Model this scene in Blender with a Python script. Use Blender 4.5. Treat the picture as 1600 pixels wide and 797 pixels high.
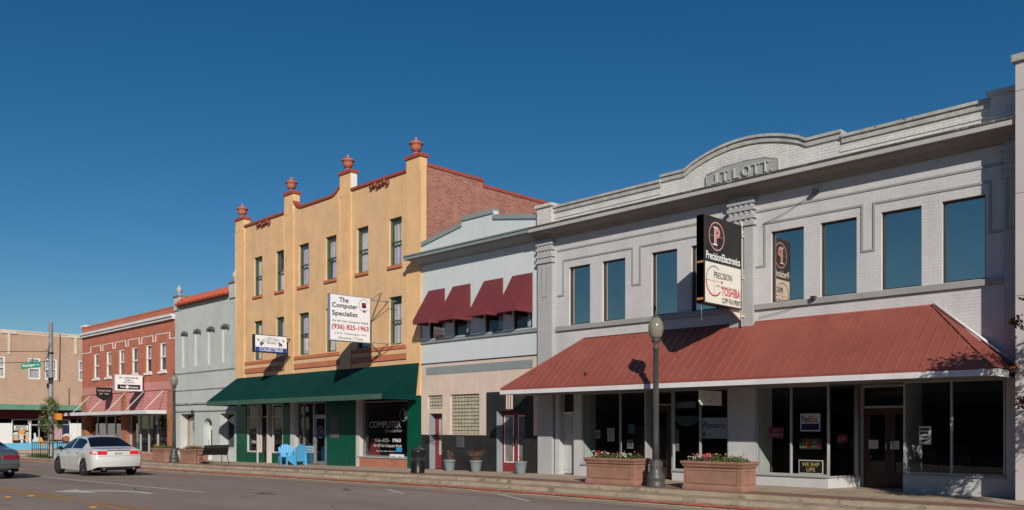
import bpy, bmesh, math, random
from mathutils import Vector, Matrix
random.seed(7)
R = math.radians
S2 = math.sqrt(.5)
# ------------------------------------------------------------------ camera, sky, sun, exposure
scene = bpy.context.scene
for o in list(bpy.data.objects): bpy.data.objects.remove(o)
C = scene.collection
cam_d = bpy.data.cameras.new('camera'); cam = bpy.data.objects.new('camera', cam_d); C.objects.link(cam)
EYE = 1.5
cam.location = (0, 0, EYE); cam.rotation_euler = (R(90), 0, R(45))
cam_d.sensor_width = 36; cam_d.lens = 36*1330/1600; cam_d.shift_y = .1684
cam_d.clip_start = .1; cam_d.clip_end = 3000
scene.camera = cam
SUN = Vector((1.31, -1.0, .80)).normalized()          # towards the sun
w = bpy.data.worlds.new('World'); scene.world = w; w.use_nodes = True
nt = w.node_tree; nt.nodes.clear()
sky = nt.nodes.new('ShaderNodeTexSky'); sky.sky_type = 'NISHITA'; sky.sun_disc = False
sky.sun_elevation = math.asin(SUN.z); sky.sun_rotation = math.atan2(SUN.x, SUN.y)
sky.altitude = 300; sky.air_density = 1.0; sky.dust_density = .15; sky.ozone_density = 4.0
hs = nt.nodes.new('ShaderNodeHueSaturation'); hs.inputs['Saturation'].default_value = 1.29; hs.inputs['Hue'].default_value = .496
bg = nt.nodes.new('ShaderNodeBackground'); bg.inputs['Strength'].default_value = .061
wo = nt.nodes.new('ShaderNodeOutputWorld')
nt.links.new(sky.outputs[0], hs.inputs['Color']); nt.links.new(hs.outputs[0], bg.inputs[0]); nt.links.new(bg.outputs[0], wo.inputs[0])
sd = bpy.data.lights.new('sun', 'SUN'); sd.energy = 4.5; sd.angle = R(.5); sd.color = (1, .93, .82)
so = bpy.data.objects.new('sun', sd); C.objects.link(so)
so.rotation_euler = SUN.to_track_quat('Z', 'Y').to_euler(); so.location = (20, -20, 30)
vs = scene.view_settings
scene.display_settings.display_device = 'sRGB'
vs.view_transform = 'Standard'; vs.look = 'None'; vs.gamma = 1; vs.exposure = 0.0; vs.use_curve_mapping = False

# ------------------------------------------------------------------ measuring: photo pixel -> point on a known plane
FY = 20.3            # facade plane
def ratio(px):
    t = (px-800)/1330; return (t-1)/(1+t)
def fx(px, Y=FY): return ratio(px)*Y
def fz(px, py, Y=FY): return EYE + (668-py)/(px+530)*Y*math.sqrt(2)
def at(px, py, Y=FY): return Vector((fx(px, Y), Y, fz(px, py, Y)))
def atx(px, py, X):                                   # on a plane of constant X
    t = (px-800)/1330; Y = X*(1+t)/(t-1); d = S2*(Y-X)
    return Vector((X, Y, EYE+(668-py)*d/1330))
def ip(v, keys):
    if v <= keys[0][0]: return keys[0][1]
    for (a, b), (c, d) in zip(keys, keys[1:]):
        if v <= c: return b+(d-b)*(v-a)/(c-a)
    return keys[-1][1]
def g(X): return ip(X, [(-200, -.6), (-85, -.45), (-62, -.30), (-40, -.215), (-19, 0), (60, 0)])
PROF = [(-30, .02), (-5.8, .0), (-3.6, -.06), (-3.59, -.25), (-2.9, -.26), (0, -.17), (6.3, -.06), (11.5, -.12), (14, -.19), (15.7, -.29), (16.42, -.30), (16.44, -.22), (16.8, -.21),
        (16.82, -.12), (17.43, -.11), (17.45, -.02), (20.3, 0), (60, 0)]
def prof(Y): return ip(Y, PROF)
def G(X, Y): return g(X)+prof(Y)
def atg(px, py, lift=0):                              # on the street
    Y = 12
    for _ in range(30):
        X = fx(px, Y); H = EYE-(G(X, Y)+lift); Y = H*(px+530)/max(1e-3, (py-668))/math.sqrt(2)
        Y = max(2, min(60, Y))
    return Vector((fx(px, Y), Y, G(fx(px, Y), Y)+lift))

# ------------------------------------------------------------------ materials
MATS = {}
def mat(name, col, rough=.8, var=.10, vs=1.5, bump=0.0, bs=40, brick=None, metallic=0, streak=0.0, wear=None, spec=.4, coat=0, cracks=0):
    if name in MATS: return MATS[name]
    m = bpy.data.materials.new(name); m.use_nodes = True; MATS[name] = m
    n = m.node_tree.nodes; l = m.node_tree.links; n.clear()
    out = n.new('ShaderNodeOutputMaterial'); b = n.new('ShaderNodeBsdfPrincipled'); l.new(b.outputs[0], out.inputs[0])
    b.inputs['Roughness'].default_value = rough; b.inputs['Metallic'].default_value = metallic
    b.inputs['Specular IOR Level'].default_value = spec
    if coat: b.inputs['Coat Weight'].default_value = coat; b.inputs['Coat Roughness'].default_value = .03
    tc = n.new('ShaderNodeTexCoord')
    def math_(op, a, bb):
        q = n.new('ShaderNodeMath'); q.operation = op
        for i, v in enumerate((a, bb)):
            if isinstance(v, (int, float)): q.inputs[i].default_value = v
            else: l.new(v, q.inputs[i])
        return q.outputs[0]
    def noise(scale, detail=4, vec=None, rough_=.6):
        q = n.new('ShaderNodeTexNoise'); q.inputs['Scale'].default_value = scale; q.inputs['Detail'].default_value = detail; q.inputs['Roughness'].default_value = rough_
        l.new(vec if vec else tc.outputs['Object'], q.inputs['Vector']); return q.outputs['Fac']
    def mixc(fac, a, bb, mode='MIX'):
        q = n.new('ShaderNodeMix'); q.data_type = 'RGBA'; q.blend_type = mode
        for sock, v in ((q.inputs[0], fac), (q.inputs[6], a), (q.inputs[7], bb)):
            if isinstance(v, (int, float)): sock.default_value = v
            elif isinstance(v, (tuple, list)): sock.default_value = (*v[:3], 1)
            else: l.new(v, sock)
        return q.outputs[2]
    def ramp(fac, a, b_):
        q = n.new('ShaderNodeMapRange'); q.inputs[1].default_value = a; q.inputs[2].default_value = b_; l.new(fac, q.inputs[0]); return q.outputs[0]
    c = col; height = None
    if brick:
        sp = n.new('ShaderNodeSeparateXYZ'); l.new(tc.outputs['Object'], sp.inputs[0])
        cb = n.new('ShaderNodeCombineXYZ')
        if brick.get('flat'):
            l.new(sp.outputs[0], cb.inputs[0]); l.new(sp.outputs[1], cb.inputs[1])
        else:
            l.new(math_('ADD', sp.outputs[0], sp.outputs[1]), cb.inputs[0]); l.new(sp.outputs[2], cb.inputs[1])
        bt = n.new('ShaderNodeTexBrick'); l.new(cb.outputs[0], bt.inputs['Vector'])
        bt.inputs['Scale'].default_value = 1; bt.inputs['Brick Width'].default_value = brick.get('w', .21); bt.inputs['Row Height'].default_value = brick.get('h', .075)
        bt.inputs['Mortar Size'].default_value = brick.get('m', .006); bt.inputs['Mortar Smooth'].default_value = .3; bt.inputs['Bias'].default_value = 0
        bt.offset = brick.get('off', .5)
        bt.inputs['Color1'].default_value = (*[x*brick.get('c1', .85) for x in col], 1)
        bt.inputs['Color2'].default_value = (*[min(1, x*brick.get('c2', 1.12)) for x in col], 1)
        bt.inputs['Mortar'].default_value = (*brick.get('mc', [x*.8 for x in col]), 1)
        c = bt.outputs['Color']; height = math_('MULTIPLY', bt.outputs['Fac'], -brick.get('b', .5))
    if var:
        f = ramp(noise(vs, 6), .3, .7)
        c = mixc(1.0, c, mixc(f, (1-var,)*3, (1+var,)*3), 'MULTIPLY')
        f2 = ramp(noise(vs*7, 5), .3, .7)
        c = mixc(1.0, c, mixc(f2, (1-var*.5,)*3, (1+var*.5,)*3), 'MULTIPLY')
    if streak:
        mp = n.new('ShaderNodeMapping'); l.new(tc.outputs['Object'], mp.inputs[0]); mp.inputs['Scale'].default_value = (1.5, 1.5, .16)
        f3 = ramp(noise(1.6, 6, mp.outputs[0], .7), .45, .75)
        c = mixc(f3, c, mixc(1.0, c, (1-streak, 1-streak*1.02, 1-streak*1.05), 'MULTIPLY'))
    if cracks:
        nz = n.new('ShaderNodeTexNoise'); nz.inputs['Scale'].default_value = .8; nz.inputs['Detail'].default_value = 6; l.new(tc.outputs['Object'], nz.inputs['Vector'])
        mv = n.new('ShaderNodeMix'); mv.data_type = 'VECTOR'; mv.inputs[0].default_value = .35; l.new(tc.outputs['Object'], mv.inputs[4]); l.new(nz.outputs['Color'], mv.inputs[5])
        vo = n.new('ShaderNodeTexVoronoi'); vo.feature = 'DISTANCE_TO_EDGE'; vo.inputs['Scale'].default_value = cracks; l.new(mv.outputs[1], vo.inputs['Vector'])
        cf = ramp(vo.outputs['Distance'], .012, .004)
        gate = ramp(noise(.22, 3), .48, .56)
        c = mixc(math_('MULTIPLY', math_('MULTIPLY', cf, gate), .75), c, (.05, .04, .035))
        mp2 = n.new('ShaderNodeMapping'); l.new(tc.outputs['Object'], mp2.inputs[0]); mp2.inputs['Scale'].default_value = (.05, .9, 1)
        f5 = ramp(noise(1.0, 5, mp2.outputs[0]), .42, .68)
        c = mixc(f5, c, mixc(1.0, c, (.80, .79, .78), 'MULTIPLY'))
    if wear:
        wc, th, sc = wear
        f4 = ramp(noise(sc, 8, None, .75), th, th+.05)
        c = mixc(f4, c, wc)
    if isinstance(c, (tuple, list)): b.inputs['Base Color'].default_value = (*c[:3], 1)
    else: l.new(c, b.inputs['Base Color'])
    if bump:
        nb = noise(bs, 5)
        nb = math_('MULTIPLY', nb, 1.0)
        height = math_('ADD', height, math_('MULTIPLY', nb, .6)) if height is not None else nb
    if height is not None:
        bn = n.new('ShaderNodeBump'); bn.inputs['Strength'].default_value = min(1, max(bump, brick.get('bs', .6) if brick else 0)); bn.inputs['Distance'].default_value = .012
        l.new(height, bn.inputs['Height']); l.new(bn.outputs[0], b.inputs['Normal'])
    return m
def glass_mat(name, tint, boost=1.0, rough=.01, base=.02, gl=(1, 1, 1)):
    m = bpy.data.materials.new(name); m.use_nodes = True; MATS[name] = m
    n = m.node_tree.nodes; l = m.node_tree.links; n.clear()
    out = n.new('ShaderNodeOutputMaterial'); mx = n.new('ShaderNodeMixShader'); t = n.new('ShaderNodeBsdfTransparent'); gg = n.new('ShaderNodeBsdfGlossy')
    t.inputs[0].default_value = (*tint, 1); gg.inputs['Roughness'].default_value = rough; gg.inputs[0].default_value = (*gl, 1)
    fr = n.new('ShaderNodeLayerWeight'); fr.inputs['Blend'].default_value = .5
    pw = n.new('ShaderNodeMath'); pw.operation = 'POWER'; pw.inputs[1].default_value = 4.0; l.new(fr.outputs['Facing'], pw.inputs[0])
    ma = n.new('ShaderNodeMath'); ma.operation = 'MULTIPLY_ADD'; ma.inputs[1].default_value = boost; ma.inputs[2].default_value = base; ma.use_clamp = True
    l.new(pw.outputs[0], ma.inputs[0]); l.new(ma.outputs[0], mx.inputs[0]); l.new(t.outputs[0], mx.inputs[1]); l.new(gg.outputs[0], mx.inputs[2]); l.new(mx.outputs[0], out.inputs[0])
    # faint waviness of old plate glass
    tc = n.new('ShaderNodeTexCoord'); no = n.new('ShaderNodeTexNoise'); no.inputs['Scale'].default_value = 1.3; bn = n.new('ShaderNodeBump'); bn.inputs['Strength'].default_value = .05; bn.inputs['Distance'].default_value = .02
    l.new(tc.outputs['Object'], no.inputs['Vector']); l.new(no.outputs[0], bn.inputs['Height']); l.new(bn.outputs[0], gg.inputs['Normal'])
    return m
shop_glass = glass_mat('shop_glass', (.84, .87, .85), .9, base=.055)
sash_glass = glass_mat('sash_glass', (.88, .89, .91), 1.0, base=.10)
globe_glass = mat('frosted_globe', (.21, .195, .15), .12, .12, 9, coat=.6)
film_glass = mat('reflective_film_glass', (.64, .55, .47), .02, .06, .5, metallic=1.0)
lott_wall = mat('grey_white_painted_brick', (.535, .52, .525), .85, .07, .7, .3, 30, brick=dict(c1=.985, c2=1.02, mc=(.475, .46, .465), b=.5, bs=.35, m=.006), streak=.10, wear=((.43, .41, .40), .68, 3.5))
lott_parapet = mat('flaking_grey_painted_brick', (.60, .575, .555), .9, .10, 1.2, .4, 40, brick=dict(c1=.95, c2=1.04, mc=(.47, .44, .42), b=.9, bs=.6, m=.008), streak=.12, wear=((.24, .17, .13), .685, 3.2))
lott_trim = mat('grey_trim_paint', (.31, .31, .30), .7, .07, 1.3, .15, 60, streak=.12)
lott_pier = mat('grey_pilaster_paint', (.40, .40, .40), .85, .06, 1, .25, 60, brick=dict(c1=.98, c2=1.02, mc=(.36, .36, .36), b=.5, bs=.5, m=.007))
coping_mat = mat('weathered_coping', (.38, .365, .34), .9, .22, 4, .35, 30, wear=((.12, .10, .085), .60, 5))
cornice_mat = mat('cornice_metal', (.43, .425, .40), .55, .08, .8, .05, 30, streak=.10)
white_wall = mat('pale_grey_stucco', (.555, .60, .61), .85, .045, .8, .12, 80, streak=.06)
grey_green = mat('grey_green_trim', (.235, .27, .28), .6, .08, 1, .05, 40, streak=.1)
beige_stucco = mat('beige_plaster', (.62, .50, .42), .85, .08, 1.2, .15, 60, streak=.10)
black_tile = mat('dark_glazed_tile', (.028, .028, .028), .30, .25, 2, .04, 30, brick=dict(w=.6, h=.6, m=.004, c1=.9, c2=1.1, mc=(.015, .015, .015), b=.3, bs=.15, off=0))
yellow_stucco = mat('yellow_ochre_stucco', (.69, .435, .235), .9, .11, 1.1, 1.0, 13, streak=.13, wear=((.48, .27, .12), .70, 5))
yellow_pier = mat('lighter_ochre_stucco', (.73, .46, .235), .9, .09, 1.1, .9, 13, streak=.12)
red_coping = mat('red_coping_paint', (.32, .065, .045), .7, .14, 3, .15, 30)
orange_red = mat('terracotta_paint', (.48, .16, .085), .75, .12, 2, .2, 30)
red_brick = mat('weathered_red_brick', (.33, .115, .085), .9, .16, .9, .3, 60, brick=dict(c1=.72, c2=1.22, mc=(.40, .26, .21), b=.9, bs=.7, m=.010), streak=.15)
far_brick = mat('orange_red_brick', (.49, .155, .095), .9, .10, .9, .2, 60, brick=dict(c1=.88, c2=1.10, mc=(.33, .13, .09), b=.8, bs=.5))
pink_paint = mat('faded_pink_paint', (.60, .255, .235), .8, .10, 1.5, .1, 40, brick=dict(w=9, h=.17, m=.012, c1=.95, c2=1.05, mc=(.42, .15, .135), b=.6, bs=.5, off=0))
grey_stucco = mat('blue_grey_stucco', (.47, .495, .475), .9, .10, .6, .3, 30, streak=.07, wear=((.36, .38, .36), .66, 1.1))
tile_red = mat('red_clay_tile', (.42, .085, .04), .75, .20, 6, .2, 30)
beige_brick = mat('tan_brick', (.48, .315, .225), .9, .08, .8, .2, 60, brick=dict(c1=.92, c2=1.06, mc=(.47, .33, .25), b=.8, bs=.5), streak=.08)
white_paint = mat('white_paint', (.72, .72, .70), .6, .05, 2, .03, 40, streak=.06)
dirty_white = mat('off_white_fascia', (.66, .65, .66), .6, .07, 1.5, .04, 40, streak=.12)
light_frame = mat('pale_metal_frame', (.36, .37, .375), .4, .04, 3)
alu_frame = mat('brushed_aluminium', (.40, .41, .42), .35, .05, 3, metallic=.7)
bronze_frame = mat('bronze_frame', (.035, .028, .024), .4, .05)
green_frame = mat('green_sash_paint', (.05, .105, .06), .55, .12, 5)
awning_red = mat('red_standing_seam_metal', (.262, .074, .056), .5, .12, .7, .25, 2.2, streak=.14, wear=((.42, .22, .18), .735, 2.2))
awning_green = mat('green_canvas', (.0015, .036, .032), .9, .20, .8, .5, 3, spec=.1, wear=((.014, .052, .045), .66, .8))
awning_green_pale = mat('faded_green_canvas', (.045, .095, .07), .85, .16, 2, .10, 14)
burgundy = mat('burgundy_canvas', (.150, .026, .032), .8, .07, 1.5, .12, 12)
soffit_mat = mat('soffit_boards', (.20, .185, .17), .8, .1, 2, .1, 30)
green_tile = mat('dark_green_glazed_panel', (.002, .078, .047), .22, .10, 1.5, brick=dict(w=.9, h=.6, m=.004, c1=.93, c2=1.06, mc=(.002, .05, .03), b=.3, bs=.12, off=0))
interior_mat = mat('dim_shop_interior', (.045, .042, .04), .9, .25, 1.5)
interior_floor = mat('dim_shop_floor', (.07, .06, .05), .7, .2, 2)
board_wall = mat('white_painted_boards', (.50, .53, .50), .8, .05, 2, .05, 30, brick=dict(w=.16, h=9, m=.006, mc=(.34, .36, .35), b=.5, bs=.3, off=0))
wood_dark = mat('brown_wood', (.050, .022, .014), .45, .18, 6, .1, 30)
dull_white = mat('dull_white_trim', (.52, .49, .47), .6, .08, 2)
red_door = mat('burgundy_door_paint', (.22, .028, .035), .5, .08, 2)
grey_blue_paint = mat('blue_grey_paint', (.24, .28, .31), .7, .06, 2)
curtain_mat = mat('lilac_curtain', (.50, .48, .55), .9, .16, 3)
blind_mat = mat('pale_paper', (.55, .52, .50), .9, .12, 3)
block_glass = mat('glass_block', (.42, .39, .30), .15, .22, 5)
block_grout = mat('block_grout', (.17, .145, .11), .9, .05)
asphalt = mat('asphalt', (.275, .212, .180), .9, .10, .25, .35, 90, wear=((.20, .155, .132), .60, .7), cracks=.45)
road_paint = mat('worn_white_road_paint', (.55, .52, .48), .8, .1, 4, wear=((.24, .20, .175), .60, 9))
yellow_paint = mat('worn_yellow_road_paint', (.42, .21, .05), .8, .1, 4, wear=((.13, .10, .07), .62, 9))
concrete = mat('sidewalk_concrete', (.40, .31, .235), .9, .14, .9, .2, 50, wear=((.28, .21, .16), .62, 1.5))
kerb_concrete = mat('kerb_concrete', (.33, .265, .195), .9, .22, 1.6, .3, 40, wear=((.20, .155, .11), .55, 2.5))
gutter_concrete = mat('gutter_concrete', (.33, .255, .195), .9, .16, 1.2, .3, 40, cracks=.9, wear=((.19, .15, .12), .60, 1.8))
paver = mat('brick_pavers', (.245, .115, .08), .9, .15, 1, .2, 40, brick=dict(flat=1, w=.2, h=.1, m=.008, c1=.8, c2=1.15, mc=(.22, .15, .11), b=.5, bs=.4))
kerb_red = mat('worn_red_kerb_paint', (.36, .085, .06), .8, .2, 3, wear=((.30, .20, .14), .56, 5))
soil_mat = mat('soil', (.05, .035, .025), .95, .2, 4)
planter_mat = mat('terracotta_cast_stone', (.30, .158, .112), .85, .16, 3, .3, 40, streak=.22, wear=((.20, .12, .09), .66, 6))
lamp_metal = mat('dark_grey_lamp_paint', (.062, .062, .060), .45, .12, 4)
black_metal = mat('black_metal', (.012, .013, .013), .35, .1, 4)
chrome = mat('chrome', (.75, .75, .75), .12, 0, metallic=1)
galv = mat('galvanised_steel', (.30, .32, .33), .5, .14, 4, metallic=.3)
galv_pot = mat('zinc_pot', (.165, .19, .205), .6, .12, 6, .1, 20)
sign_white = mat('sign_white', (.74, .73, .75), .45, .02)
sign_cream = mat('sign_cream', (.66, .64, .57), .45, .03)
sign_black = mat('sign_black', (.014, .014, .015), .35, .05)
sign_grey = mat('sign_edge_grey', (.19, .21, .27), .5, .05)
ink = mat('black_lettering', (.015, .015, .02), .6, 0)
ink_grey = mat('grey_lettering', (.20, .20, .20), .6, 0)
ink_red = mat('red_lettering', (.45, .01, .03), .6, 0)
ink_white = mat('white_lettering', (.75, .75, .75), .6, 0)
ink_ghost = mat('etched_lettering', (.30, .32, .32), .6, 0)
ink_pink = mat('pink_line', (.52, .22, .22), .6, 0)
ink_blue = mat('royal_blue', (.01, .055, .30), .5, 0)
ink_navy = mat('navy_print', (.015, .015, .10), .6, 0)
ink_orange = mat('orange_print', (.60, .12, .01), .6, 0)
ink_green = mat('leaf_green_print', (.12, .30, .05), .6, 0)
tan_print = mat('tan_print', (.55, .38, .18), .6, 0)
blue_chair = mat('light_blue_paint', (.085, .37, .66), .5, .05, 3)
leaf_g = mat('green_leaves', (.075, .11, .025), .7, .25, 3)
leaf_r = mat('autumn_leaves', (.16, .040, .018), .7, .35, 3)
leaf_o = mat('orange_leaves', (.22, .085, .015), .7, .3, 3)
bark = mat('bark', (.12, .085, .06), .9, .2, 8, .3, 30)
twig_mat = mat('dry_twigs', (.19, .10, .06), .9, .15, 6)
roof_gravel = mat('flat_roof', (.14, .13, .12), .95, .1, 1)

# ------------------------------------------------------------------ mesh building
ORG = {}
SPLIT = {'shopfront_wall', 'green_panelled_front', 'white_post', 'brick_pier', 'parapet_moulding', 'white_pier', 'door_jamb', 'display_partition', 'fluted_strip', 'window_ledge', 'downpipe', 'support_rod', 'leg', 'low_base', 'rust_patch', 'corner_pier', 'painted_cup', 'door_trim', 'side_coping', 'push_rail', 'span_wire', 'side_window'}
class MB:
    def __init__(s): s.v = []; s.f = []; s.sm = []; s.flat = False
    def add(s, vs_, fs, smooth=False):
        k = len(s.v); s.v += [tuple(p) for p in vs_]; s.f += [tuple(i+k for i in q) for q in fs]; s.sm += [smooth]*len(fs); return s
    def quad(s, a, b, c, d): return s.add([a, b, c, d], [(0, 1, 2, 3)])
    def tri(s, a, b, c): return s.add([a, b, c], [(0, 1, 2)])
    def box(s, x0, x1, y0, y1, z0, z1):
        x0, x1 = sorted((x0, x1)); y0, y1 = sorted((y0, y1)); z0, z1 = sorted((z0, z1))
        p = [(x, y, z) for z in (z0, z1) for y in (y0, y1) for x in (x0, x1)]
        return s.add(p, [(0, 2, 3, 1), (4, 5, 7, 6), (0, 1, 5, 4), (2, 6, 7, 3), (0, 4, 6, 2), (1, 3, 7, 5)])
    def prism(s, poly, y0, y1):                       # polygon in xz pushed along y
        n = len(poly); v = [(x, y0, z) for x, z in poly]+[(x, y1, z) for x, z in poly]
        return s.add(v, [tuple(range(n)), tuple(range(2*n-1, n-1, -1))]+[(i, i+n, (i+1) % n+n, (i+1) % n) for i in range(n)])
    def prism_x(s, poly, x0, x1):                     # polygon in yz pushed along x
        n = len(poly); v = [(x0, y, z) for y, z in poly]+[(x1, y, z) for y, z in poly]
        return s.add(v, [tuple(range(n)), tuple(range(2*n-1, n-1, -1))]+[(i, i+n, (i+1) % n+n, (i+1) % n) for i in range(n)])
    def strip(s, pts, h, y0, y1):                     # polyline in xz with a band of height h under it
        for (a, b), (c, d) in zip(pts, pts[1:]):
            if abs(c-a) < 1e-6: continue
            s.prism([(a, b-h), (c, d-h), (c, d), (a, b)], y0, y1)
        return s
    def tube(s, p0, p1, r0, r1=None, n=8, caps=True):
        r1 = r0 if r1 is None else r1; p0 = Vector(p0); p1 = Vector(p1); d = (p1-p0)
        if d.length < 1e-6: return s
        q = d.to_track_quat('Z', 'Y'); v = []
        for p, r in ((p0, r0), (p1, r1)):
            for i in range(n):
                a = 2*math.pi*i/n; v.append(p+q @ Vector((math.cos(a)*r, math.sin(a)*r, 0)))
        f = [(i, (i+1) % n, (i+1) % n+n, i+n) for i in range(n)]
        s.add(v, f, True)
        if caps: s.add(v, [tuple(range(n-1, -1, -1)), tuple(range(n, 2*n))])
        return s
    def path(s, pts, r, n=6):
        for a, b in zip(pts, pts[1:]): s.tube(a, b, r, r, n)
        return s
    def lathe(s, prof_, c=(0, 0, 0), n=24, smooth=True):
        v = []; f = []
        for r, z in prof_:
            for i in range(n):
                a = 2*math.pi*i/n; v.append((c[0]+r*math.cos(a), c[1]+r*math.sin(a), c[2]+z))
        for k in range(len(prof_)-1):
            for i in range(n):
                f.append((k*n+i, k*n+(i+1) % n, (k+1)*n+(i+1) % n, (k+1)*n+i))
        f.append(tuple(range(n-1, -1, -1))); f.append(tuple((len(prof_)-1)*n+i for i in range(n)))
        return s.add(v, f, smooth)
    def ball(s, c, r, n=10, sc=(1, 1, 1)):
        pr = [(max(1e-4, math.sin(math.pi*k/n))*r, -math.cos(math.pi*k/n)*r) for k in range(n+1)]
        m = MB(); m.lathe(pr, n=n+4)
        return s.add([(c[0]+x*sc[0], c[1]+y*sc[1], c[2]+z*sc[2]) for x, y, z in m.v], m.f, True)
    def text(s, body, c, u, v, width, height, bold=0.0, depth=0.0, shear=0):
        """lettering laid on a plane: c = centre, u = reading direction, v = up"""
        k = (body, bold, shear)
        if k not in TX:
            cu = bpy.data.curves.new('t', 'FONT'); cu.body = body; cu.align_x = 'CENTER'; cu.resolution_u = 3; cu.offset = bold; cu.shear = shear
            ob = bpy.data.objects.new('t', cu); C.objects.link(ob)
            dg = bpy.context.evaluated_depsgraph_get(); me = ob.evaluated_get(dg).to_mesh()
            TX[k] = ([tuple(p.co) for p in me.vertices], [tuple(p.vertices) for p in me.polygons])
            ob.evaluated_get(dg).to_mesh_clear(); bpy.data.objects.remove(ob); bpy.data.curves.remove(cu)
        vv, ff = TX[k]
        if not vv: return s
        x0 = min(p[0] for p in vv); x1 = max(p[0] for p in vv); y0 = min(p[1] for p in vv); y1 = max(p[1] for p in vv)
        c = Vector(c); u = Vector(u).normalized(); v = Vector(v).normalized(); nrm = u.cross(v)
        pts = [c+u*((p[0]-(x0+x1)/2)/(x1-x0)*width)+v*((p[1]-(y0+y1)/2)/(y1-y0)*height) for p in vv]
        if depth:
            n = len(pts); s.add([p+nrm*depth for p in pts], ff)
            from collections import Counter
            cnt = Counter()
            for q in ff:
                for a, b in zip(q, q[1:]+q[:1]): cnt[(a, b)] += 1
            edges = [e for e in cnt if (e[1], e[0]) not in cnt]
            both = pts+[p+nrm*depth for p in pts]
            s.add(both, [(a, b, b+n, a+n) for a, b in edges])
        else: s.add(pts, ff)
        s.flat = True
        return s
    def ring(s, c, u, v, r0, r1, a0=0, a1=360, n=40, sy=1.0):
        c = Vector(c); u = Vector(u).normalized(); v = Vector(v).normalized(); P = []
        for i in range(n+1):
            a = R(a0+(a1-a0)*i/n)
            for r in (r0, r1): P.append(c+u*r*math.cos(a)+v*r*sy*math.sin(a))
        s.flat = True
        return s.add(P, [(2*i, 2*i+1, 2*i+3, 2*i+2) for i in range(n)])
    def plate(s, c, u, v, wd, ht):
        c = Vector(c); u = Vector(u).normalized()*wd/2; v = Vector(v).normalized()*ht/2; s.flat = True
        return s.quad(c-u-v, c+u-v, c+u+v, c-u+v)
    def build(s, name, m, parent=None, bevel=0):
        if name in SPLIT:
            par = {}
            def root(a):
                while par.setdefault(a, a) != a: a = par[a]
                return a
            key = [tuple(round(c, 4) for c in p) for p in s.v]
            for q in s.f:
                for i in q[1:]: par[root(key[i])] = root(key[q[0]])
            grp = {}
            for q, sm in zip(s.f, s.sm): grp.setdefault(root(key[q[0]]), []).append((q, sm))
            if len(grp) > 1:
                outs = []
                for fs in grp.values():
                    t = MB(); t.flat = s.flat; mp = {}
                    for q, sm in fs:
                        for i in q:
                            if i not in mp: mp[i] = len(t.v); t.v.append(s.v[i])
                        t.f.append(tuple(mp[i] for i in q)); t.sm.append(sm)
                    outs.append(t._build(name, m, parent, bevel))
                return outs[0]
        return s._build(name, m, parent, bevel)
    def _build(s, name, m, parent=None, bevel=0):
        ox, oy, oz = ORG.get(parent.name, (0, 0, 0)) if parent else (0, 0, 0)
        me = bpy.data.meshes.new(name)
        me.from_pydata([(x-ox, y-oy, z-oz) for x, y, z in s.v], [], s.f)
        for p, q in zip(me.polygons, s.sm): p.use_smooth = q
        if not s.flat:
            bm = bmesh.new(); bm.from_mesh(me)
            bmesh.ops.remove_doubles(bm, verts=bm.verts, dist=1e-5)
            bmesh.ops.recalc_face_normals(bm, faces=bm.faces); bm.to_mesh(me); bm.free()
        me.materials.append(m)
        o = bpy.data.objects.new(name, me); C.objects.link(o)
        if parent: o.parent = parent; ORG[o.name] = (ox, oy, oz)
        if bevel:
            b = o.modifiers.new('b', 'BEVEL'); b.width = bevel; b.segments = 2; b.limit_method = 'ANGLE'; b.angle_limit = R(40)
        return o
TX = {}
def tag(o, label=None, cat=None, group=None, kind=None):
    if label: o['label'] = label
    if cat: o['category'] = cat
    if group: o['group'] = group
    if kind: o['kind'] = kind
    return o
def thing(name, label, cat, loc=(0, 0, 0), rz=0, group=None, world=False):
    """world=True: parts are given in world coordinates; otherwise in the thing's own"""
    o = bpy.data.objects.new(name, None); C.objects.link(o); o.location = loc; o.rotation_euler = (0, 0, rz); o.empty_display_size = .2
    ORG[o.name] = tuple(loc) if world else (0, 0, 0)
    return tag(o, label, cat, group)
def struct(mb, name, m): return tag(mb.build(name, m), kind='structure')
def kids(o): return [c for c in bpy.data.objects if c.parent == o]
def copy_tree(o, parent=None):
    c = o.copy(); C.objects.link(c); c.parent = parent
    for ch in kids(o): copy_tree(ch, c)
    return c

# ------------------------------------------------------------------ ground
XB = [60, 20, 0, -19, -26, -33, -40, -50, -62]
def band(Ys, name, m, xs=XB, lift=0.0):
    mb = MB()
    for a, b in zip(xs, xs[1:]):
        for c, d in zip(Ys, Ys[1:]):
            mb.quad((a, c, G(a, c)+lift), (b, c, G(b, c)+lift), (b, d, G(b, d)+lift), (a, d, G(a, d)+lift))
    return struct(mb, name, m)
xl = XB+[-85, -140, -220]
band([-2.9, 0, 3, 6.3, 9, 11.5, 14, 15.7], 'road', asphalt, xl)
mb = MB()                                            # cross street beyond the row
for a, b in zip([-64.2, -85], [-85, -220]):
    for c, d in ((15.7, 24), (24, 90)):
        za = lambda X: g(X)-.3
        mb.quad((a, c, za(a)), (b, c, za(b)), (b, d, za(b)), (a, d, za(a)))
struct(mb, 'cross_street', asphalt)
XS = XB[:-1]+[-64.2]
band([15.7, 16.42], 'gutter', gutter_concrete, XS)
mb = MB()                                            # two-step kerb
for a, b in zip(XS, XS[1:]):
    for c, d in ((16.42, 16.44), (16.44, 16.8), (16.8, 16.82), (16.82, 17.43), (17.43, 17.45), (17.45, 17.62)):
        mb.quad((a, c, G(a, c)), (b, c, G(b, c)), (b, d, G(b, d)), (a, d, G(a, d)))
mb.quad((-64.2, 16.42, G(-64.2, 16.42)-.1), (-64.2, 16.42, G(-64.2, 16.44)), (-64.2, 17.62, G(-64.2, 17.6)), (-64.2, 17.62, -.7))
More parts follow.
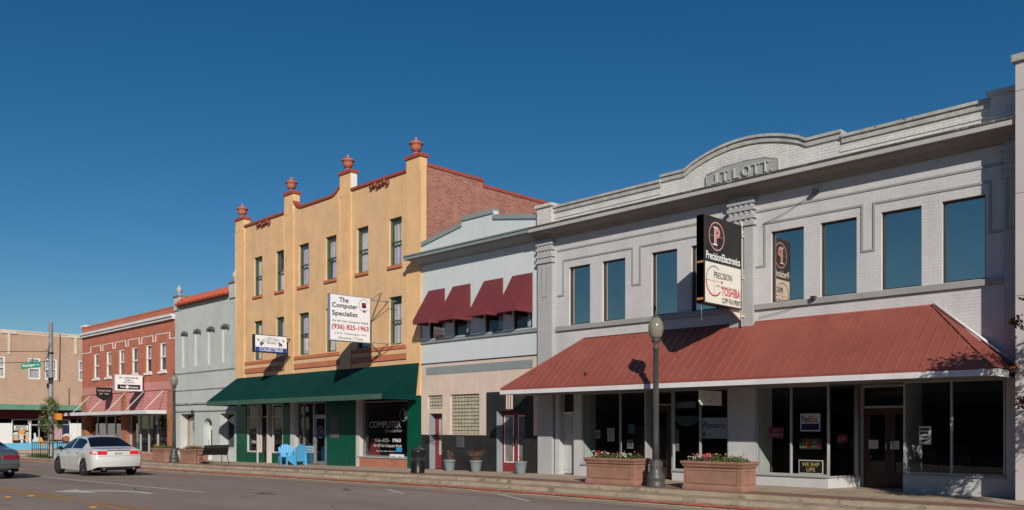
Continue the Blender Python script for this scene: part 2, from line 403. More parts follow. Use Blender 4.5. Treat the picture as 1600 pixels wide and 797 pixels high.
struct(mb, 'stepped_kerb', kerb_concrete)
mb = MB()
for a, b in zip(XS, XS[1:]):
    mb.quad((a, 16.395, G(a, 16.44)-.03), (b, 16.395, G(b, 16.44)-.03), (b, 16.41, G(b, 16.44)+.005), (a, 16.41, G(a, 16.44)+.005))
    mb.quad((a, 16.41, G(a, 16.44)+.005), (b, 16.41, G(b, 16.44)+.005), (b, 16.45, G(b, 16.45)+.005), (a, 16.45, G(a, 16.45)+.005))
struct(mb, 'red_kerb_paint', kerb_red)
band([17.62, 18.35], 'brick_paver_band', paver, XS)
band([18.35, 20.3, 22.5], 'sidewalk', concrete, XS)
mb = MB(); mb.box(-64.25, -64.15, 17.0, 60, -.9, -.32); struct(mb, 'corner_kerb', kerb_concrete)
band([-30, -5.8, -3.6, -3.59, -2.9], 'near_sidewalk', concrete, xl)
mb = MB(); mb.quad((-1500, -1500, -.95), (1500, -1500, -.95), (1500, 1500, -.95), (-1500, 1500, -.95)); struct(mb, 'ground', mat('far_ground', (.14, .12, .09), .95, .2, .02))
mb = MB(); mb.quad((-82.5, 14, g(-82.5)-.12), (-220, 14, g(-220)-.12), (-220, 90, g(-220)-.12), (-82.5, 90, g(-82.5)-.12))
mb.box(-82.5, -82.35, 14, 90, -.9, g(-82.5)-.12); struct(mb, 'far_sidewalk', concrete)
# joints in the sidewalk
mb = MB()
x = 12
while x > -63:
    for (c, d) in ((17.46, 17.62), (18.36, 20.28)):
        mb.quad((x, c, G(x, c)+.004), (x-.018, c, G(x-.018, c)+.004), (x-.018, d, G(x-.018, d)+.004), (x, d, G(x, d)+.004))
    for (c, d) in ((16.83, 17.42), (16.5, 16.79)):
        mb.quad((x, c, G(x, c)+.004), (x-.012, c, G(x-.012, c)+.004), (x-.012, d, G(x-.012, d)+.004), (x, d, G(x, d)+.004))
    x -= 1.5
struct(mb, 'sidewalk_joints', mat('joint_dirt', (.20, .155, .12), .95, .1))
# painted markings
def line(name, m, x0, x1, Y, wd):
    mb = MB(); n = max(1, int(abs(x1-x0)/3))
    for i in range(n):
        a = x0+(x1-x0)*i/n; b = x0+(x1-x0)*(i+1)/n
        mb.quad((a, Y-wd/2, G(a, Y-wd/2)+.005), (b, Y-wd/2, G(b, Y-wd/2)+.005), (b, Y+wd/2, G(b, Y+wd/2)+.005), (a, Y+wd/2, G(a, Y+wd/2)+.005))
    return struct(mb, name, m)
pe = atg(320, 770)
line('lane_line', road_paint, pe.x, -62, pe.y, .11)
line('centre_line', yellow_paint, -15, -62, 6.22, .11)
line('centre_line', yellow_paint, -15, -62, 6.52, .11)
line('gutter_line', mat('faded_edge_paint', (.34, .30, .26), .85, .2, 5, wear=((.22, .18, .15), .55, 6)), 20, -60, 15.55, .07)
for (a, b) in (((605, 765), (630, 771)), ((777, 772), (828, 783)), ((330, 727), (350, 731))):
    p = atg(*a, .005); q = atg(*b, .005); d = (q-p).normalized(); n_ = Vector((-d.y, d.x, 0))*.05
    mb = MB(); mb.quad(p-n_, q-n_, q+n_, p+n_); struct(mb, 'parking_mark', road_paint)
def gpoly(name, pts, m, lift=.006):
    mb = MB(); P = [atg(px, py, lift) for px, py in pts]; mb.add(P, [tuple(range(len(P)))]); return struct(mb, name, m)
# left-turn arrow: curved shaft and barbed head
gpoly('turn_arrow_shaft', [(243, 771.2), (215, 767.6), (180, 766.2), (140, 766.4), (135, 768.2), (180, 768), (215, 769.8), (232, 772)], road_paint)
gpoly('turn_arrow_head', [(82, 768.8), (121, 764.4), (124, 766.4), (137, 766.4), (137, 768.3), (156, 770.8)], road_paint)
# raised reflectors on the centre line
for i, (px, py) in enumerate(((12, 777.5), (48, 775.5), (145, 793.5))):
    p = atg(px, py)
    mb = MB(); mb.prism([(-.06, 0), (.06, 0), (.03, .022), (-.03, .022)], -.055, .055)
    o = mb.build('road_reflector', mat('amber_reflector', (.55, .27, .05), .4, .05)); o.location = (p.x, p.y, p.z+.003)
    tag(o, ['amber raised road reflector nearest the left edge of the picture', 'amber raised road reflector just left of the turn arrow tip', 'amber raised road reflector at the bottom end of the yellow centre line'][i], 'reflector', 'raised reflectors on the centre line')

# ------------------------------------------------------------------ facade helpers
def wall(mb, x0, x1, z0, z1, Y, holes=(), depth=.2):
    xs = sorted({x0, x1, *[h[0] for h in holes], *[h[1] for h in holes]}); zs = sorted({z0, z1, *[h[2] for h in holes], *[h[3] for h in holes]})
    xs = [x for x in xs if x0-1e-6 <= x <= x1+1e-6]; zs = [z for z in zs if z0-1e-6 <= z <= z1+1e-6]
    for a, b in zip(xs, xs[1:]):
        for c, d in zip(zs, zs[1:]):
            mx, mz = (a+b)/2, (c+d)/2
            if any(h[0] < mx < h[1] and h[2] < mz < h[3] for h in holes): continue
            mb.quad((a, Y, c), (b, Y, c), (b, Y, d), (a, Y, d))
    for h in holes:
        dd = h[4] if len(h) > 4 else depth; a, b, c, d = h[:4]
        mb.quad((a, Y, c), (a, Y, d), (a, Y+dd, d), (a, Y+dd, c)); mb.quad((b, Y, c), (b, Y+dd, c), (b, Y+dd, d), (b, Y, d))
        mb.quad((a, Y, d), (b, Y, d), (b, Y+dd, d), (a, Y+dd, d)); mb.quad((a, Y, c), (a, Y+dd, c), (b, Y+dd, c), (b, Y, c))
    mb.flat = True
def body(mb, x0, x1, z0, ztop, Y, back=12, drop=.35):
    """side walls, back and flat roof behind a facade"""
    Yb = Y+back; zr = ztop-drop
    mb.quad((x0, Y, z0), (x0, Yb, z0), (x0, Yb, ztop), (x0, Y, ztop)); mb.quad((x1, Y, z0), (x1, Y, ztop), (x1, Yb, ztop), (x1, Yb, z0))
    mb.quad((x0, Yb, z0), (x1, Yb, z0), (x1, Yb, ztop), (x0, Yb, ztop)); mb.flat = True
def roof(bld, x0, x1, z, Y, back=12):
    mb = MB(); mb.box(x0+.02, x1-.02, Y+.32, Y+back-.02, z-.15, z); return mb.build('roof', roof_gravel, bld)
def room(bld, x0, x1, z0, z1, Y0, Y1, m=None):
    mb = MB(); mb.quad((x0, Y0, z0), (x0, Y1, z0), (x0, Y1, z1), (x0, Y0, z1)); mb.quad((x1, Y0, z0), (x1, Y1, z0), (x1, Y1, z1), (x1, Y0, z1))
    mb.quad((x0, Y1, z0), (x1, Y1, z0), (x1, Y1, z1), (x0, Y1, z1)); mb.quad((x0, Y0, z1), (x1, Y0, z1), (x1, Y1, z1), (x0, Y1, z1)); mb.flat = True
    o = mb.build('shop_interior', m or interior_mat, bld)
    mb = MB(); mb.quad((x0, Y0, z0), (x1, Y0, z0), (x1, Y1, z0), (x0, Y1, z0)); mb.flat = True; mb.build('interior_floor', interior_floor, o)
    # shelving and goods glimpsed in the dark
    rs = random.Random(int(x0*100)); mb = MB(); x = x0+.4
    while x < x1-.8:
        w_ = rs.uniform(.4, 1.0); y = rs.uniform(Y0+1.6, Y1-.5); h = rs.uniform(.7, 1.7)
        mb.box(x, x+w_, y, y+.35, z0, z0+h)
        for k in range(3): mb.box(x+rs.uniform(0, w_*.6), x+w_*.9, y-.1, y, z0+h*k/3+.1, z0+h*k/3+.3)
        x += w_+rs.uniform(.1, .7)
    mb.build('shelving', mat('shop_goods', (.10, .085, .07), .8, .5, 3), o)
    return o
def shop_window(bld, xs, z0, z1, Y, fw=.05, m=light_frame, glass=None, rail=None, tops=True):
    mb = MB()
    for x in xs: mb.box(x-fw/2, x+fw/2, Y-.03, Y+.05, z0, z1)
    mb.box(xs[0]+fw/2, xs[-1]-fw/2, Y-.028, Y+.048, z0, z0+fw)
    if tops: mb.box(xs[0]+fw/2, xs[-1]-fw/2, Y-.028, Y+.048, z1-fw, z1)
    if rail: mb.box(xs[0]+fw/2, xs[-1]-fw/2, Y-.026, Y+.046, rail-fw/2, rail+fw/2)
    o = mb.build('shop_window', m, bld)
    for a, b in zip(xs, xs[1:]):
        p = MB(); p.quad((a, Y+.02, z0), (b, Y+.02, z0), (b, Y+.02, z1), (a, Y+.02, z1)); p.flat = True; p.build('pane', glass or shop_glass, o)
    return o
def sash(bld, x0, x1, z0, z1, Y, dep=.13, fw=.055, m=green_frame, glass=None, rail=True, sill=None, cur=None, back=True, name='window', ledge=None):
    mb = MB(); y0, y1 = Y+dep-.05, Y+dep+.02
    mb.box(x0, x0+fw, y0, y1, z0, z1); mb.box(x1-fw, x1, y0, y1, z0, z1); mb.box(x0+fw, x1-fw, y0, y1, z0, z0+fw); mb.box(x0+fw, x1-fw, y0, y1, z1-fw, z1)
    zm = (z0+z1)/2
    if rail: mb.box(x0+fw, x1-fw, y0-.012, y1-.012, zm-fw*.45, zm+fw*.45)
    o = mb.build(name, m, bld)
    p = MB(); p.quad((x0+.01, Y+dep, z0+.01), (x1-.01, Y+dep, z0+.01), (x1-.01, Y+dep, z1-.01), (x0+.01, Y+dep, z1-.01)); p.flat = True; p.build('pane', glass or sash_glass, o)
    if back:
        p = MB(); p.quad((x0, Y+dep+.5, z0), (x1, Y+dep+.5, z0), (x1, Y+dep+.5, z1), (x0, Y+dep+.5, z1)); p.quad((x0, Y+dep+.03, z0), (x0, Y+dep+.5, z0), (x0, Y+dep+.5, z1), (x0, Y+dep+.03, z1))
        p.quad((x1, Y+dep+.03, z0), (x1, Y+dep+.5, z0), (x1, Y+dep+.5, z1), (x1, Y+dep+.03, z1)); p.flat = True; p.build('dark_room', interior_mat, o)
    if cur:
        for (a, b, c, d, cm) in cur:
            p = MB(); n = 10; X0 = x0+fw+(x1-x0-2*fw)*a; X1 = x0+fw+(x1-x0-2*fw)*b; Z0 = z0+(z1-z0)*c; Z1 = z0+(z1-z0)*d
            for i in range(n):
                ya = Y+dep+.10+.025*math.sin(i*1.9); yb = Y+dep+.10+.025*math.sin((i+1)*1.9)
                p.quad((X0+(X1-X0)*i/n, ya, Z0), (X0+(X1-X0)*(i+1)/n, yb, Z0), (X0+(X1-X0)*(i+1)/n, yb, Z1), (X0+(X1-X0)*i/n, ya, Z1))
            p.flat = True; p.build('curtain', cm, o)
    if sill:
        h, pr, sm_, ex = sill; p = MB(); p.box(x0-ex, x1+ex, Y-pr, Y+dep-.05, z0-h, z0-.001); p.build('sill', sm_, o)
    return o
def door(bld, x0, x1, z0, z1, Y, m, glass=(.14, .14, .35, .14), gm=None, handle=1, gframe=None, name='door'):
    """glass = left, right, bottom, top margins"""
    l_, r_, b_, t_ = glass; mb = MB(); y0, y1 = Y, Y+.045
    mb.box(x0, x0+l_, y0, y1, z0, z1); mb.box(x1-r_, x1, y0, y1, z0, z1); mb.box(x0+l_, x1-r_, y0, y1, z0, z0+b_); mb.box(x0+l_, x1-r_, y0, y1, z1-t_, z1)
    o = mb.build(name, m, bld)
    p = MB(); p.quad((x0+l_-.005, Y+.02, z0+b_-.005), (x1-r_+.005, Y+.02, z0+b_-.005), (x1-r_+.005, Y+.02, z1-t_+.005), (x0+l_-.005, Y+.02, z1-t_+.005)); p.flat = True; p.build('pane', gm or shop_glass, o)
    if gframe:
        p = MB(); e = .035; a, b, c, d = x0+l_, x1-r_, z0+b_, z1-t_
        p.box(a, a+e, Y-.012, Y, c, d); p.box(b-e, b, Y-.012, Y, c, d); p.box(a+e, b-e, Y-.011, Y, c, c+e); p.box(a+e, b-e, Y-.011, Y, d-e, d); p.build('glazing_bead', gframe, o)
    if handle:
        hx = x0+.07 if handle > 0 else x1-.07
        p = MB(); p.tube((hx, Y-.06, z0+.9), (hx, Y-.06, z0+1.2), .012); p.tube((hx, Y-.06, z0+.92), (hx, Y, z0+.92), .01); p.tube((hx, Y-.06, z0+1.18), (hx, Y, z0+1.18), .01); p.build('handle', chrome, o)
    return o
GB = -1.0
# ------------------------------------------------------------------ 1. grey-white brick building with the name panel (right)
LX0, LX1 = -19.0, -5.06
B = thing('brick_commercial_building', 'long two-storey grey-white painted brick building with arched parapet and red metal awning', 'building', (-12, FY, 0), world=True)
wins = [(889, 922), (941, 977), (1018, 1058), (1080, 1124), (1204.8, 1256), (1282, 1338.6), (1377, 1440), (1472, 1540)]
WZ0, WZ1 = 4.73, 6.56
holes = [(fx(a), fx(b), WZ0, WZ1, .16) for a, b in wins]
ZS = 2.62
mb = MB(); wall(mb, LX0, LX1, ZS, 7.75, FY, holes); body(mb, LX0, LX1, GB, 8.0, FY, 12); wl = mb.build('wall', lott_wall, B)
# parapet outline
xc = -11.62; top = [(LX0+.4, 8.53), (fx(1033), 8.53), (fx(1033), 8.66), (-13.42, 8.66)]
for i in range(1, 16):
    u = i/16; xx = -13.42+(2*(xc+13.42))*u; ca = math.sin(math.pi*u); top.append((xx, 8.66+.44*ca**.8))
top += [(-9.84, 8.66), (fx(1316), 8.66), (fx(1316), 8.53), (LX1, 8.53)]
mb = MB()
for (a, b), (c, d) in zip(top, top[1:]):
    if c-a > 1e-4: mb.prism([(a, 7.75), (c, 7.75), (c, d), (a, b)], FY, FY+.3)
mb.build('parapet', lott_parapet, B)
mb = MB()
for (a, b), (c, d) in zip(top, top[1:]):
    if c-a > 1e-4:
        mb.prism([(a, b-.0), (c, d-.0), (c, d+.07), (a, b+.07)], FY-.09, FY+.36)
        mb.prism([(a, b-.13), (c, d-.13), (c, d-.002), (a, b-.002)], FY-.045, FY)
mb.build('coping', coping_mat, B)
mb = MB()
for y in (.28,):
    mb.strip([(LX0+.4, 8.53-y), (-14.25, 8.53-y)], .05, FY-.02, FY); mb.strip([(-9.0, 8.53-y), (LX1, 8.53-y)], .05, FY-.02, FY)
mb.build('parapet_moulding', lott_parapet, B)
# cornice: fascia, flashing, cove
CY = FY-.57
mb = MB(); mb.box(LX0, LX1, CY, FY+.0, 7.76, 7.92); co = mb.build('cornice', cornice_mat, B, bevel=.006); mb = MB()
mb.prism_x([(CY+.06, 7.759), (FY, 7.759), (FY, 7.56), (FY-.12, 7.56), (FY-.2, 7.66), (CY+.1, 7.72)], LX0+.01, LX1-.01)
mb.build('cove_moulding', mat('shade_toned_cove', (.22, .21, .19), .8, .12, 1, .1, 30, streak=.1), co)  # darker than the fascia: shade under the cornice put into the colour
mb = MB(); mb.box(LX0, LX1, CY-.03, CY, 7.885, 7.925); mb.build('flashing', mat('rusty_flashing', (.10, .085, .075), .8, .4, 2, wear=((.30, .29, .27), .55, 1.5)), co)
# name panel
pan = [(fx(1105), 8.07), (fx(1217), 8.07), (fx(1217), 8.40), (xc+.6, 8.52), (xc, 8.55), (xc-.6, 8.52), (fx(1105), 8.40)]
mb = MB(); mb.prism(pan, FY-.05, FY-.001); pn = mb.build('name_panel', lott_trim, B)
e = [(pan[i], pan[(i+1) % 7]) for i in range(7)]
mb = MB()
for a, b in e: mb.tube((a[0], FY-.05, a[1]), (b[0], FY-.05, b[1]), .014, n=6)
mb.build('panel_border', lott_trim, pn)
mb = MB(); [mb.text(c_, (xc+x_, FY-.051, z_), (1, 0, 0), (0, 0, 1), w_, h_, .0, depth=.05) for c_, x_, z_, w_, h_ in (('J', -.82, 8.25, .17, .28), ('.', -.67, 8.14, .045, .045), ('T', -.52, 8.27, .19, .27), ('.', -.37, 8.15, .045, .045), ('L', -.17, 8.27, .17, .27), ('O', .12, 8.27, .24, .27), ('T', .40, 8.27, .20, .27), ('T', .67, 8.27, .20, .27), ('.', .84, 8.155, .045, .045))]; mb.flat = True; mb.build('raised_lettering', cornice_mat, pn)
# pilasters
def pilaster(x0, x1, zt, dep=.12):
    mb = MB(); mb.box(x0, x1, FY-dep, FY, -.15 if x0 < -18 else ZS, zt); o = mb.build('pilaster', lott_pier, B)
    p = MB()
    for z in (7.48, 7.30, 7.08, 6.90): p.box(x0-.05, x1+.05, FY-dep-.05, FY, z-.1, z)
    p.box(x0-.02, x1+.02, FY-dep-.02, FY, 7.48, 7.56)
    for k in range(5):
        a = x0+.04+k*(x1-x0-.08)/4; p.box(a-.035, a+.035, FY-dep-.03, FY-dep-.001, 6.86, 7.47)
    p.build('capital', lott_pier, o, bevel=.004)
    p = MB(); xm = (x0+x1)/2
    p.box(xm-.12, xm-.09, FY-dep-.015, FY-dep-.0005, 5.7, 6.8); p.box(xm+.09, xm+.12, FY-dep-.015, FY-dep-.0005, 5.7, 6.8); p.box(xm-.09, xm+.09, FY-dep-.015, FY-dep-.0005, 5.7, 5.73); p.build('moulding', lott_trim, o)
pilaster(LX0, LX0+.62, 7.56); pilaster(fx(1143), fx(1180), 7.56); pilaster(-5.40, -5.07, 7.56)
for a, b in ((LX0-.02, LX0+.62), (-5.66, -5.07)):
    mb = MB(); mb.box(a, b, FY-.14, FY+.4, 7.925, 8.6); mb.box(a-.06, b+.0 if b > -6 else b+.06, FY-.2, FY+.45, 8.602, 8.70); mb.build('corner_pier', lott_parapet, B, bevel=.01)
# mouldings round the window pairs
def stepped(x0, x1):
    zl, zh, h, t = 5.73, 6.83, .05, .022; xm = (x0+x1)/2; mb = MB(); Y0, Y1 = FY-t, FY
    def hz(a, b, z): mb.box(a, b, Y0, Y1, z-h, z)
    def vt(a, z0, z1): mb.box(a, a+h, Y0, Y1, z0, z1-h-.0005)
    hz(x0, x0+.22+h, zl); vt(x0+.22, zl+.0005, zh); hz(x0+.22, xm-.14+h, zh); vt(xm-.14, zl+.0005, zh); hz(xm-.14, xm+.14+h, zl); vt(xm+.14, zl+.0005, zh)
    hz(xm+.14, x1-.22, zh); vt(x1-.22-h, zl+.0005, zh); hz(x1-.22-h, x1, zl)
    hz(x0, x1, 7.17)
    mb.build('wall_moulding', lott_trim, B)
    mb = MB(); mb.box(x0-.03, x1+.03, FY-.07, FY, 4.57, 4.71); mb.build('sill_band', lott_trim, B, bevel=.005)
stepped(-18.22, -12.05); stepped(-11.24, -5.45)
for (a, b) in wins: sash(B, fx(a), fx(b), WZ0, WZ1, FY, dep=.13, fw=.035, m=bronze_frame, glass=film_glass, rail=False, back=False)
roof(B, LX0, LX1, 7.7, FY)
# -- red awning
EY, EZ, WZ = 18.55, 2.70, 4.27
A0, A1, E0, E1 = -17.1, -6.89, -19.05, -5.16
mb = MB()
a = Vector((A0, FY-.002, WZ)); b = Vector((A1, FY-.002, WZ)); c = Vector((E1, EY, EZ)); d = Vector((E0, EY, EZ)); e0 = Vector((E0, FY-.13, EZ)); e1 = Vector((-5.08, FY-.14, EZ))
mb.quad(d, c, b, a); mb.tri(e0, d, a); mb.tri(c, e1, b); mb.flat = True
aw = mb.build('awning', awning_red, B)
mb = MB(); sx = E0+.2; up = Vector((0, FY-EY, WZ-EZ))
def rib(p, q, r=.013):
    n_ = Vector((0, -.67, .74)); mb.tube(p+n_*.008, q+n_*.008, r, n=4, caps=False)
while sx < E1-.1:
    p = Vector((sx, EY, EZ)); k = 1.0
    if sx < A0: k = (sx-E0)/(A0-E0)
    if sx > A1: k = (E1-sx)/(E1-A1)
    rib(p, p+up*k, .015); sx += .262
for i in range(1, 6):
    k = i/6; p = c.lerp(e1, k); q = c.lerp(b, k) if k < 1 else b
    n_ = (e1-c).cross(b-c).normalized(); n_ = n_ if n_.z > 0 else -n_
    q = p.lerp(b, 0); mb.tube(p+n_*.008, c.lerp(b, k)+n_*.008, .012, n=4, caps=False)
    p = d.lerp(e0, k); mb.tube(p+Vector((-.006, 0, .006)), d.lerp(a, k)+Vector((-.006, 0, .006)), .012, n=4, caps=False)
rib(d, a, .022); rib(c, b, .022); mb.tube(a, b, .02, n=6)
mb.box(E0, E1, EY-.012, EY+.01, EZ-.045, EZ+.012)
mb.build('seam_ribs', awning_red, aw)
mb = MB()
mb.box(E0-.01, E1-.22, EY-.03, EY, EZ-.17, EZ-.046); mb.box(E0-.01, E0+.02, EY+.001, FY-.13, EZ-.17, EZ-.01)
pts = [(E1-.22+.22*math.sin(R(t)), EY-.03+.22*(1-math.cos(R(t)))) for t in range(0, 91, 15)]
for (p, q) in zip(pts, pts[1:]): mb.quad((p[0], p[1], EZ-.17), (q[0], q[1], EZ-.17), (q[0], q[1], EZ-.03), (p[0], p[1], EZ-.03))
mb.quad((E1, EY+.19, EZ-.17), (E1, FY-.64, EZ-.17), (E1, FY-.64, EZ-.02), (E1, EY+.19, EZ-.02))
mb.build('fascia', dirty_white, aw)
mb = MB(); mb.box(E0+.02, E1-.02, EY+.02, FY-.13, EZ-.15, EZ-.12); mb.box(E0+.65, E1-.4, FY-.13, FY+.02, EZ-.15, EZ-.12)
mb.box(LX0+.63, LX1-.6, FY, FY+2.2, EZ-.12, EZ-.08); mb.build('soffit', soffit_mat, aw)
mb = MB(); mb.prism_x([(FY-.14, EZ+.02), (FY-.14, EZ+.10), (FY-.005, EZ+.16), (FY-.005, EZ+.02)], -5.3, -5.08); mb.tube(b+Vector((.05, -.02, .03)), e1+Vector((.0, 0, .07)), .035, n=6)
mb.build('end_flashing', dirty_white, aw)
mb = MB(); q = at(1003, 545, 19.4); mb.tube((-15.9, 18.9, 3.02), (-15.9, 18.9, 3.10), .04, n=8); mb.build('vent_stub', bronze_frame, aw)
# -- shop fronts
SZ = EZ-.13
PB = lambda px, Y=FY: fx(px, Y)
mb = MB()
mb.box(fx(867.7), fx(874), FY-.02, FY+.28, -.1, SZ)                                   # jamb left of the side door
mb.box(fx(896.5), fx(908), FY, FY+.3, -.1, SZ); mb.box(fx(908), fx(1009), FY, FY+.12, -.1, .34)
mb.box(fx(1050), fx(1138), FY, FY+.12, -.1, .26); mb.box(fx(1138)-.0, fx(1180), FY-.01, FY+.9, -.1, SZ)
mb.box(fx(1180)+.001, fx(1293.5), FY, FY+.12, -.1, .26); mb.box(fx(1411), LX1+.0, FY, FY+.12, -.1, .40); mb.box(fx(1572), LX1, FY+.001, FY+.3, .40, SZ)
mb.add([(fx(1293.5)+.001, FY, -.1), (fx(1346, 21.5), 21.5, -.1), (fx(1346, 21.5), 21.5, .26), (fx(1293.5)+.001, FY, .26)], [(0, 1, 2, 3)])
lw = mb.build('shopfront_wall', mat('grey_white_shopfront_paint', (.47, .47, .48), .75, .07, 1, .08, 40, streak=.10), B)
mb = MB(); mb.box(fx(908), fx(1009), FY-.05, FY+.15, .341, .385); mb.box(fx(1050), fx(1138), FY-.05, FY+.15, .261, .30); mb.box(fx(1180)+.01, fx(1293.5), FY-.05, FY+.15, .261, .30); mb.box(fx(1411), fx(1573), FY-.04, FY+.15, .401, .44)
mb.add([(fx(1293.5)+.04, FY-.04, .30), (fx(1346, 21.5), 21.46, .30), (fx(1346, 21.5), 21.46, .26), (fx(1293.5)+.04, FY-.04, .26)], [(0, 1, 2, 3)])
mb.build('window_ledge', lott_trim, lw)
shop_window(B, [fx(909), fx(968), fx(1008)], .385, SZ-.01, FY+.04, .036)
shop_window(B, [fx(1051.5), fx(1093), fx(1137)], .30, SZ-.01, FY+.04, .036)
shop_window(B, [fx(1181.5), fx(1235), fx(1293)], .30, SZ-.01, FY+.04, .034)
shop_window(B, [fx(1412.5), fx(1486), fx(1569)], .44, SZ-.01, FY+.04, .04)
# slanted pane of the door recess
p0 = Vector((fx(1293.5), FY+.05, 0)); p1 = Vector((fx(1338, 21.35), 21.35, 0))
mb = MB(); mb.tube(p0+Vector((0, 0, .3)), p0+Vector((0, 0, SZ)), .035, n=4); mb.tube(p1+Vector((0, 0, .0)), p1+Vector((0, 0, SZ)), .07, n=4); rw = mb.build('shop_window', light_frame, B)
mb = MB(); mb.quad(p0+Vector((0, 0, .3)), p1+Vector((0, 0, .3)), p1+Vector((0, 0, SZ)), p0+Vector((0, 0, SZ))); mb.flat = True; mb.build('pane', shop_glass, rw)
# doors: double brown doors with transom
DY = 21.5; dx0, dx1 = fx(1349, DY), fx(1349, DY)+1.30
mb = MB(); mb.box(dx0-.09, dx0, DY, DY+.1, 0, SZ); mb.box(dx1, dx1+.09, DY, DY+.1, 0, SZ); mb.box(dx0, dx1, DY, DY+.1, 1.98, 2.04); mb.box(dx0, dx1, DY, DY+.1, SZ-.07, SZ); tr = mb.build('door_frame', light_frame, B)
mb = MB(); mb.quad((dx0, DY+.05, 2.04), (dx1, DY+.05, 2.04), (dx1, DY+.05, SZ-.07), (dx0, DY+.05, SZ-.07)); mb.flat = True; mb.build('transom_pane', shop_glass, tr)
xm = (dx0+dx1)/2
door(B, dx0+.01, xm-.004, .02, 1.97, DY+.03, wood_dark, (.14, .12, .38, .15), handle=-1)
door(B, xm+.004, dx1-.01, .02, 1.97, DY+.03, wood_dark, (.12, .14, .38, .15), handle=1)
mb = MB(); mb.quad((fx(1411), FY+.1, -.1), (dx1+.09, DY, -.1), (dx1+.09, DY, SZ), (fx(1411), FY+.1, SZ)); mb.build('recess_wall', lw.data.materials[0], B)
# middle single door
D2 = FY+.3; a0, a1 = fx(1018.5, D2), fx(1048.5, D2)
mb = MB(); mb.box(a0-.12, a0, FY+.08, D2+.08, 0, SZ); mb.box(a1-.0, a1+.05, D2, D2+.08, 0, SZ); mb.box(a0, a1, D2, D2+.08, 2.13, 2.19); mb.box(a0, a1, D2, D2+.08, SZ-.05, SZ); tr = mb.build('door_frame', lott_trim, B)
mb = MB(); mb.quad((a0, D2+.05, 2.19), (a1, D2+.05, 2.19), (a1, D2+.05, SZ-.05), (a0, D2+.05, SZ-.05)); mb.flat = True; mb.build('transom_pane', shop_glass, tr)
door(B, a0+.005, a1-.005, .02, 2.12, D2+.01, wood_dark, (.15, .15, .3, .15), handle=1)
# small white side door with dark transom hole
D3 = FY+.22; a0, a1 = fx(876.5, D3), fx(897, D3)
mb = MB(); mb.box(a0, a1, D3, D3+.05, .03, 1.93)
for z0, z1 in ((.15, .75), (.95, 1.15), (1.3, 1.8)): mb.box(a0+.1, a1-.1, D3-.012, D3-.001, z0, z1)
do = mb.build('side_door', board_wall, B, bevel=.006)
mb = MB(); mb.ball((a0+.06, D3-.05, .98), .035, 8); mb.build('knob', bronze_frame, do)
mb = MB(); mb.box(a0, a1, D3+.05, D3+.08, 2.0, SZ); mb.build('transom_opening', bronze_frame, B)
mb = MB(); mb.box(a0-.02, a1, D3-.04, D3+.06, 1.935, 1.995); mb.box(a0-.05, a0-.001, FY, D3+.06, 0, SZ); mb.build('door_trim', white_paint, B)
# interiors
for px_b, py_b in ((1273, 299), (1270.5, 466)):
    q = at(px_b, py_b, FY-.1); mb = MB(); mb.box(q.x-.05, q.x+.05, FY-.16, FY-.001, q.z-.05, q.z+.05); mb.build('security_camera', bronze_frame, B)
mb = MB(); q0 = at(1273, 301, FY-.05); q1 = at(1190, 352, FY-.05); mb.path([q0, q0.lerp(q1, .5)+Vector((0, 0, -.05)), q1], .006, 4); q0 = at(1270, 468, FY-.05); q1 = at(1186, 496, FY-.05); mb.path([q0, q0.lerp(q1, .5)+Vector((0, 0, -.05)), q1], .006, 4); mb.build('camera_cable', bronze_frame, B)
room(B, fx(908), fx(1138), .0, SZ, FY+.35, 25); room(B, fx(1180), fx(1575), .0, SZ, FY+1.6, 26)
mb = MB()
for px, dd in ((1180, .72), (908, .55)):
    X = fx(px)+.03; mb.quad((X, FY+.12, .0), (X, FY+.12+dd, .0), (X, FY+.12+dd, SZ), (X, FY+.12, SZ))
mb.flat = True; mb.build('display_partition', board_wall, B)

# ------------------------------------------------------------------ 2. white gabled building
WX0, WX1 = -25.12, -19.0
B = thing('gabled_shop_building', 'narrow pale grey stucco shop building with stepped gable and four burgundy window awnings', 'building', (-22, FY, 0), world=True)
aws = [(fx(671), fx(695)), (fx(708.9), fx(735)), (fx(757.7), fx(785.8)), (fx(802), fx(831.9))]
uh = [(a, b, 4.80, 6.52, .12) for a, b in aws]
mb = MB(); wall(mb, WX0, WX1, 3.88, 7.9, FY, uh); body(mb, WX0, WX1, GB, 8.3, FY); mb.build('wall', white_wall, B)
gx = [(WX0, 8.42), (fx(722), 8.80), (fx(722), 8.99), (fx(771), 8.99), (fx(771), 8.78), (WX1-.001, 8.42)]
mb = MB()
for (a, b), (c, d) in zip(gx, gx[1:]):
    if c-a > 1e-4: mb.prism([(a, 7.9), (c, 7.9), (c, d), (a, b)], FY, FY+.25)
mb.build('gable', white_wall, B)
mb = MB()
for (a, b), (c, d) in zip(gx, gx[1:]):
    if c-a > 1e-4: mb.prism([(a, b-.10), (c, d-.10), (c, d+.06), (a, b+.06)], FY-.05, FY-.001)
    if c-a > 1e-4: mb.prism([(a, b+.001), (c, d+.001), (c, d+.06), (a, b+.06)], FY, FY+.3)
mb.build('gable_trim', grey_green, B)
mb = MB(); mb.box(-25.5, LX0-.001, CY, FY-.001, 7.78, 7.93); mb.prism_x([(CY+.06, 7.779), (FY, 7.779), (FY, 7.60), (FY-.1, 7.60), (CY+.1, 7.73)], -25.1, LX0-.01)
mb.box(-25.5, LX0-.001, CY-.035, CY-.001, 7.89, 7.94); mb.build('cornice', grey_green, B, bevel=.005)
lo_h = [(fx(668.7), fx(691.6), 2.19, 2.69, .12), (fx(704), fx(749.3), 1.26, 2.69, .12), (fx(671.4), fx(691.4), -.05, 2.02, .3)]
